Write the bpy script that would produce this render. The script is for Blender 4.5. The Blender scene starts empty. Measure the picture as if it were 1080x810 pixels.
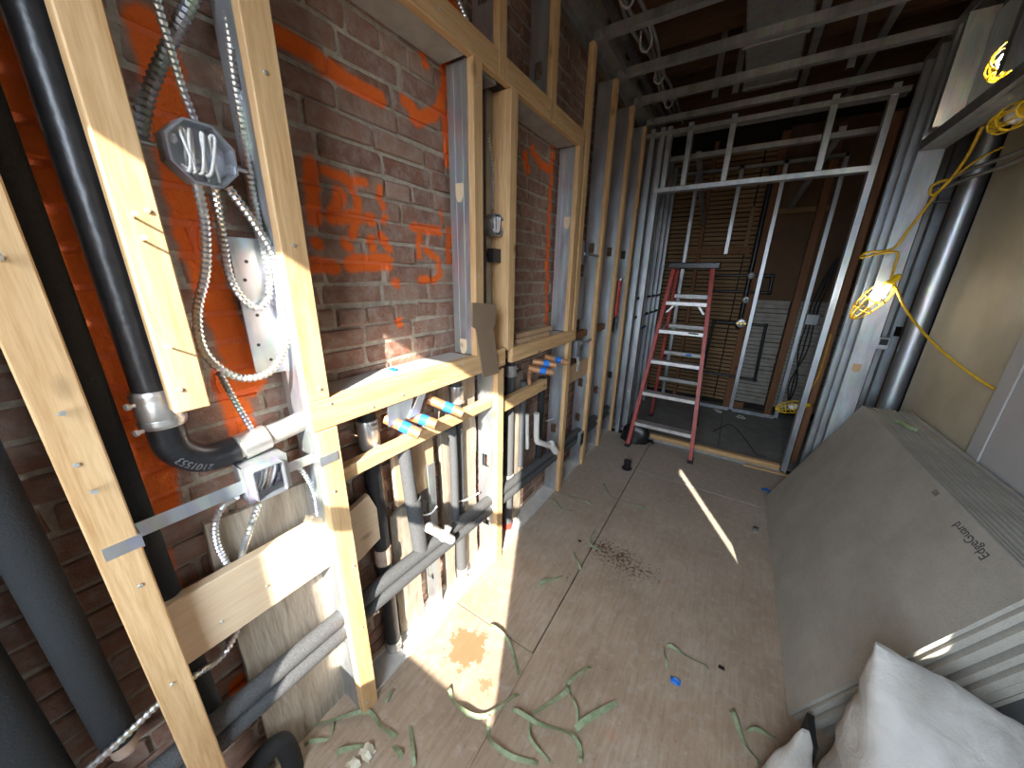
import bpy, math, random
from mathutils import Vector, Matrix, noise
random.seed(7)
sc = bpy.context.scene
COL = sc.collection
V3 = Vector

# ------------------------------------------------------------------ camera
F, CX, CY, H = 358.6, 540.0, 405.0, 1.52
pitch, yaw, roll = .3073, .5663, -.0198
cp, sp, cyw, syw = math.cos(pitch), math.sin(pitch), math.cos(yaw), math.sin(yaw)
fwd = V3((-syw * cp, cyw * cp, -sp)); rgt = V3((cyw, syw, 0)); dwn = fwd.cross(rgt)
cr, sr = math.cos(roll), math.sin(roll)
camR = rgt * cr + dwn * sr
camD = dwn * cr - rgt * sr
cam = bpy.data.cameras.new('camera'); camo = bpy.data.objects.new('camera', cam); COL.objects.link(camo)
cam.sensor_width = 36; cam.lens = F / 1080 * 36; cam.clip_start = .02; cam.clip_end = 200
camo.matrix_world = Matrix(((camR.x, -camD.x, -fwd.x, 0), (camR.y, -camD.y, -fwd.y, 0), (camR.z, -camD.z, -fwd.z, H), (0, 0, 0, 1)))
sc.camera = camo

# ------------------------------------------------------------------ light
w = bpy.data.worlds.new('sky'); sc.world = w; w.use_nodes = True
bg = w.node_tree.nodes['Background']; bg.inputs[1].default_value = 16.0
wt = w.node_tree.nodes; wtc = wt.new('ShaderNodeTexCoord'); wsx = wt.new('ShaderNodeSeparateXYZ'); wrp = wt.new('ShaderNodeValToRGB')
wmr = wt.new('ShaderNodeMapRange'); wmr.inputs[1].default_value = -1; wmr.inputs[2].default_value = 1
w.node_tree.links.new(wtc.outputs['Generated'], wsx.inputs[0]); w.node_tree.links.new(wsx.outputs[2], wmr.inputs[0]); w.node_tree.links.new(wmr.outputs[0], wrp.inputs[0]); w.node_tree.links.new(wrp.outputs[0], bg.inputs[0])
we = wrp.color_ramp.elements; we[0].position = .47; we[0].color = (.10, .085, .07, 1); we[1].position = .52; we[1].color = (.74, .86, 1, 1)   # street below the horizon, open sky above
sun = bpy.data.lights.new('sun', 'SUN'); suno = bpy.data.objects.new('sun', sun); COL.objects.link(suno)
sun.energy = 16; sun.angle = .009; sun.color = (1, .93, .82)
suno.rotation_euler = V3((-.447, .894, -.608)).to_track_quat('-Z', 'Y').to_euler()
def portal(name, loc, direction, sx, sy):
    l = bpy.data.lights.new(name, 'AREA'); l.shape = 'RECTANGLE'; l.size = sx; l.size_y = sy
    l.cycles.is_portal = True
    o = bpy.data.objects.new(name, l); COL.objects.link(o); o.location = loc
    o.rotation_euler = V3(direction).to_track_quat('-Z', 'Y').to_euler()
portal('window_daylight', (-.105, -.72, 1.63), (0, 1, 0), .70, 1.46)
sc.view_settings.view_transform = 'Standard'; sc.view_settings.look = 'None'
sc.view_settings.exposure = 0.48; sc.view_settings.gamma = 1; sc.view_settings.use_curve_mapping = False

# ------------------------------------------------------------------ pixel -> point on a plane
def ray(x, y):
    return (camR * (x - CX) + camD * (y - CY) + fwd * F).normalized()
def on(x, y, ax, val):
    d = ray(x, y); o = V3((0, 0, H)); return o + d * ((val - o[ax]) / d[ax])
def wx(x, y, X): return on(x, y, 0, X)
def wy(x, y, Y): return on(x, y, 1, Y)
def fl(x, y, z=0.): return on(x, y, 2, z)

# ------------------------------------------------------------------ materials
MAT = {}
def nodes(name):
    m = bpy.data.materials.new(name); m.use_nodes = True
    nt = m.node_tree; b = nt.nodes['Principled BSDF']; MAT[name] = m
    return m, nt, b
def N(nt, t, **k):
    n = nt.nodes.new(t)
    for a, v in k.items(): setattr(n, a, v)
    return n
def coords(nt, kind='Object', scale=(1, 1, 1)):
    mp = N(nt, 'ShaderNodeMapping'); mp.inputs['Scale'].default_value = scale
    if kind == 'World':
        g = N(nt, 'ShaderNodeNewGeometry'); nt.links.new(g.outputs['Position'], mp.inputs[0])
    else:
        t = N(nt, 'ShaderNodeTexCoord'); nt.links.new(t.outputs[kind], mp.inputs[0])
    return mp.outputs[0]
def noise_t(nt, vec, scale, detail=4, rough=.55, dist=0):
    n = N(nt, 'ShaderNodeTexNoise'); n.inputs['Scale'].default_value = scale
    n.inputs['Detail'].default_value = detail; n.inputs['Roughness'].default_value = rough; n.inputs['Distortion'].default_value = dist
    nt.links.new(vec, n.inputs['Vector']); return n.outputs[0]
def ramp(nt, fac, stops):
    r = N(nt, 'ShaderNodeValToRGB'); e = r.color_ramp.elements
    while len(e) < len(stops): e.new(.5)
    for i, (p, c) in enumerate(stops):
        e[i].position = p; e[i].color = (*c, 1) if len(c) == 3 else c
    nt.links.new(fac, r.inputs[0]); return r.outputs[0]
def mixc(nt, fac, a, b, mode='MIX'):
    m = N(nt, 'ShaderNodeMix', data_type='RGBA', blend_type=mode)
    for s, i in ((fac, 0), (a, 6), (b, 7)):
        if hasattr(s, 'links'): nt.links.new(s, m.inputs[i])
        elif i == 0: m.inputs[0].default_value = s
        else: m.inputs[i].default_value = (*s, 1)
    return m.outputs[2]
def math_n(nt, op, a, b=None, c=None, clamp=False):
    m = N(nt, 'ShaderNodeMath', operation=op); m.use_clamp = clamp
    for i, s in enumerate((a, b, c)):
        if s is None: continue
        if hasattr(s, 'links'): nt.links.new(s, m.inputs[i])
        else: m.inputs[i].default_value = s
    return m.outputs[0]
def bump(nt, b, h, strength=.3, dist=.01):
    n = N(nt, 'ShaderNodeBump'); n.inputs['Strength'].default_value = strength; n.inputs['Distance'].default_value = dist
    nt.links.new(h, n.inputs['Height']); nt.links.new(n.outputs[0], b.inputs['Normal'])
def simple(name, col, rough=.6, metal=0., var=.25, scale=30, bmp=.15, stretch=(1, 1, 1), col2=None, coat=0):
    m, nt, b = nodes(name)
    v = coords(nt, 'Object', stretch)
    f = noise_t(nt, v, scale)
    c2 = col2 or tuple(x * (1 - var) for x in col)
    c = ramp(nt, f, [(.3, c2), (.7, col)])
    nt.links.new(c, b.inputs['Base Color']); b.inputs['Roughness'].default_value = rough; b.inputs['Metallic'].default_value = metal
    if coat: b.inputs['Coat Weight'].default_value = coat
    if bmp: bump(nt, b, f, bmp, .004)
    return m
def wood(name, light, dark, axis, rough=.6, knots=True):
    m, nt, b = nodes(name)
    st = [14, 14, 14]; st[axis] = .9
    oi = N(nt, 'ShaderNodeObjectInfo')
    add = N(nt, 'ShaderNodeVectorMath', operation='ADD')
    tc = N(nt, 'ShaderNodeTexCoord'); nt.links.new(tc.outputs['Object'], add.inputs[0])
    sc_ = N(nt, 'ShaderNodeVectorMath', operation='SCALE'); nt.links.new(oi.outputs['Location'], sc_.inputs[0]); sc_.inputs['Scale'].default_value = 3.7
    nt.links.new(sc_.outputs[0], add.inputs[1])
    mp = N(nt, 'ShaderNodeMapping'); mp.inputs['Scale'].default_value = st; nt.links.new(add.outputs[0], mp.inputs[0])
    g = noise_t(nt, mp.outputs[0], 3.0, 5, .6, .6)
    fine = noise_t(nt, mp.outputs[0], 16, 3)
    c = ramp(nt, g, [(.32, dark), (.5, tuple((a + c_) / 2 for a, c_ in zip(light, dark))), (.66, light)])
    c = mixc(nt, .35, c, ramp(nt, fine, [(.35, dark), (.6, light)]))
    if knots:
        mk = N(nt, 'ShaderNodeMapping'); ks = [9, 9, 9]; ks[axis] = 4.5; mk.inputs['Scale'].default_value = ks
        nt.links.new(add.outputs[0], mk.inputs[0])
        vo = N(nt, 'ShaderNodeTexVoronoi'); vo.inputs['Scale'].default_value = 1.0; nt.links.new(mk.outputs[0], vo.inputs['Vector'])
        k = ramp(nt, vo.outputs['Distance'], [(.05, (1, 1, 1)), (.14, (0, 0, 0))])
        c = mixc(nt, math_n(nt, 'MULTIPLY', k, .65), c, tuple(x * .42 for x in dark))
    nt.links.new(c, b.inputs['Base Color']); b.inputs['Roughness'].default_value = rough
    bump(nt, b, fine, .12, .003)
    return m
PL, PD = (.80, .54, .28), (.54, .30, .12)
wood('pine_z', PL, PD, 2); wood('pine_y', PL, PD, 1); wood('pine_x', PL, PD, 0)
wood('plank', (.80, .63, .43), (.70, .51, .31), 1)
wood('ply_scrap', (.62, .42, .25), (.48, .31, .17), 2, knots=False)
wood('old_timber', (.30, .14, .065), (.17, .075, .035), 2, .8)
wood('joist_wood', (.17, .085, .045), (.09, .045, .022), 0, .85)
wood('weathered', (.44, .38, .30), (.20, .16, .115), 2, .9, False)
wood('lath_wood', (.40, .25, .12), (.20, .115, .055), 0, .85, False)

def galv(name, col, rough, blue=0):
    m, nt, b = nodes(name)
    v = coords(nt, 'Object', (1, 1, .25))
    a = noise_t(nt, v, 18, 4)
    vo = N(nt, 'ShaderNodeTexVoronoi'); vo.inputs['Scale'].default_value = 60; nt.links.new(v, vo.inputs['Vector'])
    c = mixc(nt, .18, ramp(nt, a, [(.3, tuple(x * .72 for x in col)), (.7, col)]), vo.outputs['Color'], 'SOFT_LIGHT')
    nt.links.new(c, b.inputs['Base Color']); b.inputs['Metallic'].default_value = .85
    r = math_n(nt, 'MULTIPLY_ADD', a, .3, rough - .15); nt.links.new(r, b.inputs['Roughness'])
    bump(nt, b, a, .06, .004)
galv('galvanized', (.66, .70, .74), .42)
galv('galv_dull', (.46, .46, .45), .5)
galv('aluminium', (.88, .88, .87), .5)
galv('steel_flex', (.80, .80, .78), .32)
simple('black_iron', (.028, .028, .030), .32, 0, .5, 40, .35)
simple('foam_black', (.020, .021, .022), .85, 0, .35, 260, .5)
simple('foam_grey', (.105, .108, .112), .85, 0, .45, 240, .6)
simple('grey_pipe', (.46, .43, .39), .6, .1, .35, 22, .2)
simple('rubber', (.025, .025, .027), .5, 0, .3, 50, .1)
simple('silver_band', (.74, .73, .70), .35, .8, .2, 40, .1)
simple('copper', (.72, .38, .19), .42, .55, .3, 40, .1)
simple('blue_tape', (.02, .22, .78), .6, 0, .25, 50, .05)
simple('white_pvc', (.82, .80, .74), .4, 0, .15, 40, .05)
simple('white_wire', (.80, .78, .74), .4, 0, .1, 40, 0)
simple('red_paint', (.60, .05, .035), .38, 0, .35, 26, .08)
simple('red_fiberglass', (.55, .085, .07), .45, 0, .4, 22, .1)
simple('black_plastic', (.018, .018, .020), .35, 0, .3, 30, .2)
simple('yellow_plastic', (.95, .62, .01), .38, 0, .1, 30, 0)
simple('yellow_cord', (.70, .43, .02), .5, 0, .3, 30, 0)
simple('green_strap', (.33, .39, .25), .7, 0, .45, 40, .05, col2=(.19, .25, .12))
simple('cardboard', (.33, .23, .145), .85, 0, .25, 60, .2, (30, 30, 1))
simple('paper', (.80, .76, .62), .8, 0, .15, 40, .1)
simple('drywall_tan', (.56, .50, .37), .42, 0, .2, 5, .05, col2=(.44, .385, .27))
simple('drywall_grey', (.50, .49, .48), .75, 0, .12, 4, .04)
simple('plaster', (.43, .40, .34), .9, 0, .35, 12, .4)
simple('brown_paper', (.17, .095, .05), .85, 0, .3, 6, .1)
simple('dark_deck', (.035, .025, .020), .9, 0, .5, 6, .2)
simple('soffit', (.50, .46, .40), .8, 0, .35, 10, .2)
simple('sillboard', (.66, .63, .58), .8, 0, .2, 14, .2)
simple('mud', (.55, .40, .30), .9, 0, .4, 30, .4)
simple('nail', (.70, .69, .63), .4, .6, .2, 60, 0)
simple('brass', (.75, .52, .14), .3, .9, .2, 30, 0)
simple('dark_sheet', (.055, .060, .070), .38, .5, .3, 8, .05)
simple('text_ink', (.05, .05, .055), .8, 0, .2, 60, 0)
simple('emboss', (.16, .16, .16), .6, 0, .2, 60, 0)
simple('room_paint', (.50, .47, .43), .85, 0, .12, 4, .05)

# cement board
m, nt, b = nodes('cement_board')
v = coords(nt, 'Object'); a = noise_t(nt, v, 5, 6, .65); s = noise_t(nt, v, 320, 2); st = noise_t(nt, coords(nt, 'Object', (1, 1.5, 18)), 6, 3)
c = ramp(nt, a, [(.3, (.29, .275, .235)), (.7, (.41, .39, .34))])
c = mixc(nt, ramp(nt, s, [(.56, (0, 0, 0)), (.66, (.55, .55, .55))]), c, (.13, .13, .13))
c = mixc(nt, math_n(nt, 'MULTIPLY', st, .35), c, (.47, .45, .40))
nt.links.new(c, b.inputs['Base Color']); b.inputs['Roughness'].default_value = .85; bump(nt, b, s, .35, .002)
simple('board_edge', (.40, .375, .30), .9, 0, .3, 120, .4)

# white woven sack
m, nt, b = nodes('sack_cloth')
v = coords(nt, 'Object'); a = noise_t(nt, v, 7, 5); wv = N(nt, 'ShaderNodeTexWave'); wv.inputs['Scale'].default_value = 180; nt.links.new(v, wv.inputs['Vector'])
c = ramp(nt, a, [(.28, (.30, .28, .245)), (.6, (.46, .445, .42))])
nt.links.new(c, b.inputs['Base Color']); b.inputs['Roughness'].default_value = .55
h = math_n(nt, 'MULTIPLY_ADD', wv.outputs[1], .015, noise_t(nt, v, 9, 6, .6, .8)); bump(nt, b, h, .6, .02)

# plywood floor with stains of their own shape
def world_yx(nt):
    g = N(nt, 'ShaderNodeNewGeometry'); return g.outputs['Position']
def blob(nt, pos, p, r, nz, amt, soft):
    d = N(nt, 'ShaderNodeVectorMath', operation='DISTANCE'); nt.links.new(pos, d.inputs[0]); d.inputs[1].default_value = p
    e = math_n(nt, 'MULTIPLY_ADD', nz, amt, d.outputs['Value'])
    mr = N(nt, 'ShaderNodeMapRange'); mr.inputs[1].default_value = r + amt * .5; mr.inputs[2].default_value = r + amt * .5 - soft
    nt.links.new(e, mr.inputs[0]); return mr.outputs[0]
m, nt, b = nodes('floor_ply')
pos = world_yx(nt)
v = coords(nt, 'World', (1, 1, 1))
a = noise_t(nt, v, 2.2, 6, .6); gr = noise_t(nt, coords(nt, 'World', (14, 1.6, 1)), 5, 4, .6, .5); s = noise_t(nt, v, 90, 3, .7); s2 = noise_t(nt, v, 26, 5, .7)
c = ramp(nt, a, [(.3, (.32, .225, .15)), (.5, (.41, .31, .22)), (.7, (.49, .40, .31))])
c = mixc(nt, ramp(nt, gr, [(.42, (0, 0, 0)), (.8, (.6, .6, .6))]), c, (.20, .13, .08))
c = mixc(nt, ramp(nt, s2, [(.52, (0, 0, 0)), (.72, (.6, .6, .6))]), c, (.47, .42, .36))
c = mixc(nt, ramp(nt, s, [(.6, (0, 0, 0)), (.7, (.5, .5, .5))]), c, (.14, .09, .06))
# plaster dust, its colour also lightened to brighten the floor further in
sepp = N(nt, 'ShaderNodeSeparateXYZ'); nt.links.new(pos, sepp.inputs[0])
dust = N(nt, 'ShaderNodeMapRange'); dust.inputs[1].default_value = 1.0; dust.inputs[2].default_value = 3.0; nt.links.new(math_n(nt, 'MULTIPLY_ADD', a, 1.2, math_n(nt, 'SUBTRACT', sepp.outputs[1], .6)), dust.inputs[0])
c = mixc(nt, math_n(nt, 'MULTIPLY', dust.outputs[0], .8), c, ramp(nt, s2, [(.3, (.37, .315, .26)), (.7, (.49, .43, .37))]))
st1 = blob(nt, pos, fl(492, 683), .085, s2, .22, .012)
c = mixc(nt, math_n(nt, 'MULTIPLY', st1, .85), c, (.30, .125, .05))
st1 = blob(nt, pos, fl(512, 722), .03, s2, .12, .012)
c = mixc(nt, math_n(nt, 'MULTIPLY', st1, .75), c, (.30, .13, .055))
for q, r in (((636, 578), .045), ((655, 588), .05), ((684, 604), .0), ((600, 608), -.03), ((668, 600), .02)):
    st2 = blob(nt, pos, fl(*q), r, noise_t(nt, v, 60, 5, .8), .95, .03)
    c = mixc(nt, math_n(nt, 'MULTIPLY', st2, .85), c, (.085, .036, .016))
for q, r in (((705, 615), .03), ((645, 775), .03), ((725, 500), .04), ((640, 740), .02), ((770, 500), .03)):
    st3 = blob(nt, pos, fl(*q), r, s2, .12, .05)
    c = mixc(nt, math_n(nt, 'MULTIPLY', st3, .4), c, (.55, .18, .12))
nt.links.new(c, b.inputs['Base Color']); b.inputs['Roughness'].default_value = .75
bump(nt, b, s2, .12, .006)
simple('floor_gap', (.05, .035, .025), .95, 0, .3, 30, 0)
simple('mortar_floor', (.30, .29, .27), .9, 0, .3, 10, .2)

# brick and mortar, with sprayed orange marking strokes in wall coordinates
XB = -1.0
def bp(x, y): p = wx(x, y, XB); return (0, p.y, p.z)
STROKES = [  # (pixel path on the brick face, radius in metres)
    ([(287, 32), (330, 58), (372, 88), (402, 104)], .020), ([(445, 44), (448, 66)], .013),
    ([(427, 106), (441, 126), (462, 118), (470, 92), (470, 60)], .019), ([(471, 120), (474, 172)], .016),
    ([(330, 173), (329, 203), (333, 230)], .018), ([(342, 179), (353, 184), (369, 190), (384, 192)], .010), ([(369, 190), (376, 209), (378, 219), (373, 249)], .011),
    ([(360, 204), (353, 227)], .018), ([(350, 229), (379, 229)], .016), ([(389, 231), (391, 232)], .016), ([(400, 199), (404, 219)], .009), ([(406, 230), (406, 232)], .010),
    ([(334, 256), (336, 257)], .012), ([(365, 257), (368, 260)], .013), ([(392, 254), (393, 262)], .014), ([(403, 249), (410, 262)], .014),
    ([(372, 278), (408, 276)], .024), ([(329, 279), (354, 282)], .018), ([(437, 240), (464, 244)], .013), ([(443, 240), (443, 270)], .009), ([(450, 264), (462, 273)], .010),
    ([(464, 279), (465, 289), (459, 295), (443, 295)], .010), ([(474, 243), (474, 276)], .010), ([(466, 225), (467, 234)], .007),
    ([(418, 297), (420, 299)], .011), ([(421, 339), (422, 342)], .010),
    ([(554, 164), (556, 178)], .022), ([(562, 158), (572, 174), (582, 180)], .018), ([(584, 147), (581, 205), (578, 260), (577, 345)], .016),
    ([(514, 190), (512, 215)], .03), ([(515, 290), (514, 320)], .02), ([(514, 235), (516, 262)], .015),
    ([(158, 30), (172, 72), (182, 130), (192, 190), (206, 250), (226, 310), (252, 372), (264, 405)], .030),
    ([(60, 130), (95, 250), (122, 345), (138, 430), (150, 540)], .045), ([(20, 60), (50, 110)], .05), ([(150, 420), (170, 540)], .03),
    ([(165, 590), (175, 620)], .02), ([(470, 6), (484, 24)], .04), ([(250, 720), (256, 730)], .02), ([(238, 395), (256, 452)], .025),
]
def paint_mask(nt):
    g = N(nt, 'ShaderNodeNewGeometry')
    fl_ = N(nt, 'ShaderNodeVectorMath', operation='MULTIPLY'); nt.links.new(g.outputs['Position'], fl_.inputs[0]); fl_.inputs[1].default_value = (0, 1, 1)
    nz = N(nt, 'ShaderNodeTexNoise'); nz.inputs['Scale'].default_value = 26; nz.inputs['Detail'].default_value = 4; nt.links.new(fl_.outputs[0], nz.inputs['Vector'])
    best = None
    for path, r in STROKES:
        pts = [bp(*q) for q in path]
        for p0, p1 in zip(pts, pts[1:]):
            A = V3(p0); BA = V3(p1) - A
            src = fl_.outputs[0]
            if best is not None:   # evaluate the strokes one after another
                ch = N(nt, 'ShaderNodeVectorMath', operation='MULTIPLY_ADD'); nt.links.new(best, ch.inputs[0]); ch.inputs[1].default_value = (1e-9,) * 3; nt.links.new(src, ch.inputs[2]); src = ch.outputs[0]
            s0 = N(nt, 'ShaderNodeVectorMath', operation='SUBTRACT'); nt.links.new(src, s0.inputs[0]); s0.inputs[1].default_value = A
            d0 = N(nt, 'ShaderNodeVectorMath', operation='DOT_PRODUCT'); nt.links.new(s0.outputs[0], d0.inputs[0]); d0.inputs[1].default_value = BA / max(BA.length_squared, 1e-6)
            h0 = math_n(nt, 'MULTIPLY', d0.outputs['Value'], 1.0, clamp=True)
            k0 = N(nt, 'ShaderNodeVectorMath', operation='SCALE'); k0.inputs[0].default_value = BA; nt.links.new(h0, k0.inputs['Scale'])
            e0 = N(nt, 'ShaderNodeVectorMath', operation='DISTANCE'); nt.links.new(s0.outputs[0], e0.inputs[0]); nt.links.new(k0.outputs[0], e0.inputs[1])
            dd = math_n(nt, 'SUBTRACT', e0.outputs['Value'], r)
            best = dd if best is None else math_n(nt, 'MINIMUM', best, dd)
    e = math_n(nt, 'MULTIPLY_ADD', nz.outputs[0], .022, best)
    mr = N(nt, 'ShaderNodeMapRange'); mr.inputs[1].default_value = .021; mr.inputs[2].default_value = .008; nt.links.new(e, mr.inputs[0])
    return mr.outputs[0]
def brick_mat(name, island):
    m, nt, b = nodes(name)
    if island:
        g = N(nt, 'ShaderNodeNewGeometry'); rnd = g.outputs['Random Per Island']
    else:
        g = N(nt, 'ShaderNodeObjectInfo'); rnd = g.outputs['Random']
    v = coords(nt, 'World'); a = noise_t(nt, v, 26, 5, .65); s = noise_t(nt, v, 9, 4)
    c = ramp(nt, rnd, [(0, (.27, .125, .08)), (.35, (.36, .185, .125)), (.7, (.31, .17, .12)), (1, (.41, .25, .175))])
    c = mixc(nt, ramp(nt, a, [(.42, (0, 0, 0)), (.72, (.8, .8, .8))]), c, (.44, .36, .30))
    c = mixc(nt, ramp(nt, s, [(.3, (.55, .55, .55)), (.45, (0, 0, 0))]), c, (.16, .07, .05))
    c = mixc(nt, math_n(nt, 'MULTIPLY', paint_mask(nt), .95), c, (1.0, .17, .006))
    nt.links.new(c, b.inputs['Base Color']); b.inputs['Roughness'].default_value = .85
    bump(nt, b, noise_t(nt, v, 45, 6, .75), .9, .014)
brick_mat('brick', False); brick_mat('brick_far', True)
m, nt, b = nodes('mortar')
v = coords(nt, 'World'); a = noise_t(nt, v, 40, 5, .7)
c = ramp(nt, a, [(.3, (.34, .28, .21)), (.7, (.56, .49, .39))])
c = mixc(nt, math_n(nt, 'MULTIPLY', paint_mask(nt), .85), c, (1.0, .16, .008))
nt.links.new(c, b.inputs['Base Color']); b.inputs['Roughness'].default_value = .95; bump(nt, b, a, .7, .012)

def emis(name, col, st):
    m, nt, b = nodes(name); b.inputs['Base Color'].default_value = (*col, 1)
    b.inputs['Emission Color'].default_value = (*col, 1); b.inputs['Emission Strength'].default_value = st
emis('bulb_lit', (1, .97, .9), 30)
simple('bulb_off', (.85, .85, .82), .25, 0, .05, 10, 0)

# ------------------------------------------------------------------ mesh helpers
class MB:
    def __init__(s): s.v = []; s.f = []
    def add(s, vs, fs):
        n = len(s.v); s.v += [V3(p) for p in vs]; s.f += [tuple(i + n for i in f) for f in fs]; return s
    def hexa(s, c):  # 8 corners: bottom loop then top loop
        return s.add(c, [(3, 2, 1, 0), (4, 5, 6, 7), (0, 1, 5, 4), (1, 2, 6, 5), (2, 3, 7, 6), (3, 0, 4, 7)])
    def box(s, x0, x1, y0, y1, z0, z1):
        return s.hexa([(x0, y0, z0), (x1, y0, z0), (x1, y1, z0), (x0, y1, z0), (x0, y0, z1), (x1, y0, z1), (x1, y1, z1), (x0, y1, z1)])
    def obox(s, O, U, Vv, L, u0, u1, v0, v1, l0, l1):
        O, U, Vv, L = map(V3, (O, U, Vv, L))
        q = lambda u, v, l: O + U * u + Vv * v + L * l
        return s.hexa([q(u0, v0, l0), q(u1, v0, l0), q(u1, v1, l0), q(u0, v1, l0), q(u0, v0, l1), q(u1, v0, l1), q(u1, v1, l1), q(u0, v1, l1)])
    def cham(s, x0, x1, y0, y1, z0, z1, c=.003):  # box with chamfered long edges (all 12)
        import itertools
        vs = []; idx = {}
        lo = (x0, y0, z0); hi = (x1, y1, z1)
        for sx, sy, sz in itertools.product((0, 1), repeat=3):
            for ax in range(3):
                p = []
                for k, sg in enumerate((sx, sy, sz)):
                    val = hi[k] if sg else lo[k]
                    if k != ax: val += -c if sg else c
                    p.append(val)
                idx[(sx, sy, sz, ax)] = len(vs); vs.append(p)
        fs = []
        for ax in range(3):
            o = [k for k in range(3) if k != ax]
            for sg in (0, 1):
                loop = []
                for a, b_ in ((0, 0), (1, 0), (1, 1), (0, 1)):
                    t = [0, 0, 0]; t[ax] = sg; t[o[0]] = a; t[o[1]] = b_
                    loop.append(idx[(*t, ax)])
                fs.append(loop)
        for ax in range(3):
            o = [k for k in range(3) if k != ax]
            for a in (0, 1):
                for b_ in (0, 1):
                    t0 = [0, 0, 0]; t1 = [0, 0, 0]
                    t0[o[0]] = t1[o[0]] = a; t0[o[1]] = t1[o[1]] = b_; t1[ax] = 1
                    fs.append([idx[(*t0, o[0])], idx[(*t1, o[0])], idx[(*t1, o[1])], idx[(*t0, o[1])]])
        for sx, sy, sz in itertools.product((0, 1), repeat=3):
            fs.append([idx[(sx, sy, sz, k)] for k in range(3)])
        return s.add(vs, fs)
    def tube(s, pts, r, seg=12, cap=True, radii=None):
        pts = [V3(p) for p in pts]; n = len(pts); rings = []
        t0 = (pts[1] - pts[0]).normalized()
        up = V3((0, 0, 1)) if abs(t0.z) < .9 else V3((1, 0, 0))
        nrm = t0.cross(up).normalized()
        base = len(s.v)
        for i, p in enumerate(pts):
            t = (pts[min(i + 1, n - 1)] - pts[max(i - 1, 0)]).normalized()
            nrm = (nrm - t * nrm.dot(t)).normalized(); bi = t.cross(nrm)
            rr = radii[i] if radii else r
            for k in range(seg):
                a = 2 * math.pi * k / seg
                s.v.append(p + (nrm * math.cos(a) + bi * math.sin(a)) * rr)
        for i in range(n - 1):
            for k in range(seg):
                k2 = (k + 1) % seg
                s.f.append((base + i * seg + k, base + i * seg + k2, base + (i + 1) * seg + k2, base + (i + 1) * seg + k))
        if cap:
            s.f.append(tuple(base + k for k in reversed(range(seg)))); s.f.append(tuple(base + (n - 1) * seg + k for k in range(seg)))
        return s
    def lathe(s, O, axis, prof, seg=16):  # prof: (distance along axis, radius)
        O = V3(O); ax = V3(axis).normalized()
        return s.tube([O + ax * (d + i * 1e-5) for i, (d, r) in enumerate(prof)], 0, seg, True, [max(r, 1e-4) for d, r in prof])
    def prism(s, poly, n, d):
        poly = [V3(p) for p in poly]; n = V3(n).normalized() * d; k = len(poly)
        return s.add(poly + [p + n for p in poly], [tuple(reversed(range(k))), tuple(range(k, 2 * k))] + [(i, (i + 1) % k, k + (i + 1) % k, k + i) for i in range(k)])
    def channel(s, O, U, Vv, L, wd, dp, ln, holes=(), t=.0022, lip=.010):
        # C section: web along U (width wd) at v=0, flanges along V (depth dp), length along L
        B = lambda *a: s.obox(O, U, Vv, L, *a)
        hw, hh = .020, .034; z = 0
        for h in sorted(holes):
            if h - hh < z or h + hh > ln: continue
            B(0, wd, 0, t, z, h - hh); B(0, wd / 2 - hw, 0, t, h - hh, h + hh); B(wd / 2 + hw, wd, 0, t, h - hh, h + hh); z = h + hh
        B(0, wd, 0, t, z, ln)
        B(0, t, t, dp, 0, ln); B(wd - t, wd, t, dp, 0, ln)
        # shallow stiffening ridges pressed in the web
        if not holes and wd > .06:
            B(wd * .28, wd * .34, -.0012, 0, 0, ln); B(wd * .66, wd * .72, -.0012, 0, 0, ln)
        if lip:
            B(t, lip, dp - t, dp, 0, ln); B(wd - lip, wd - t, dp - t, dp, 0, ln)
        return s
    def build(s, name, mat, parent=None, smooth=False, kind=None):
        off = V3(parent.get('_o', (0, 0, 0))) if parent is not None else V3()
        org = V3()
        if parent is None:
            xs = [p.x for p in s.v]; ys = [p.y for p in s.v]; zs = [p.z for p in s.v]
            org = V3(((min(xs) + max(xs)) / 2, (min(ys) + max(ys)) / 2, min(zs)))
        me = bpy.data.meshes.new(name); me.from_pydata([p - off - org for p in s.v], [], s.f); me.update()
        if smooth:
            me.polygons.foreach_set('use_smooth', [True] * len(me.polygons))
        me.materials.append(MAT[mat])
        if smooth:
            try: me.set_sharp_from_angle(angle=math.radians(50))
            except Exception: pass
        o = bpy.data.objects.new(name, me); COL.objects.link(o)
        if parent is not None:
            o.parent = parent; o['_o'] = tuple(off)
        else:
            o.location = org; o['_o'] = tuple(org)
        if kind: o['kind'] = kind
        return o
def tag(o, label, cat, group=None):
    o['label'] = label; o['category'] = cat
    if group: o['group'] = group
    return o
def thing(name, label, cat, loc, group=None):
    o = bpy.data.objects.new(name, None); COL.objects.link(o); o.location = loc; o['_o'] = tuple(loc); o.empty_display_size = .05
    return tag(o, label, cat, group)
def struct(o): o['kind'] = 'structure'; return o
def smooth_path(pts, n=8):
    pts = [V3(p) for p in pts]; out = []
    P = [pts[0] * 2 - pts[1]] + pts + [pts[-1] * 2 - pts[-2]]
    for i in range(1, len(P) - 2):
        for k in range(n):
            t = k / n; a, b_, c, d = P[i - 1:i + 3]
            out.append(.5 * ((2 * b_) + (c - a) * t + (2 * a - 5 * b_ + 4 * c - d) * t * t + (3 * b_ - a - 3 * c + d) * t ** 3))
    out.append(pts[-1]); return out
def resample(pts, step):
    out = [pts[0]]; acc = 0
    for a, b_ in zip(pts, pts[1:]):
        d = (b_ - a).length
        if d == 0: continue
        while acc + d >= step:
            t = (step - acc) / d; a = a + (b_ - a) * t; out.append(a); d = (b_ - a).length; acc = 0
            if d < 1e-9: break
        acc += d
    out.append(pts[-1]); return out
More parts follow.
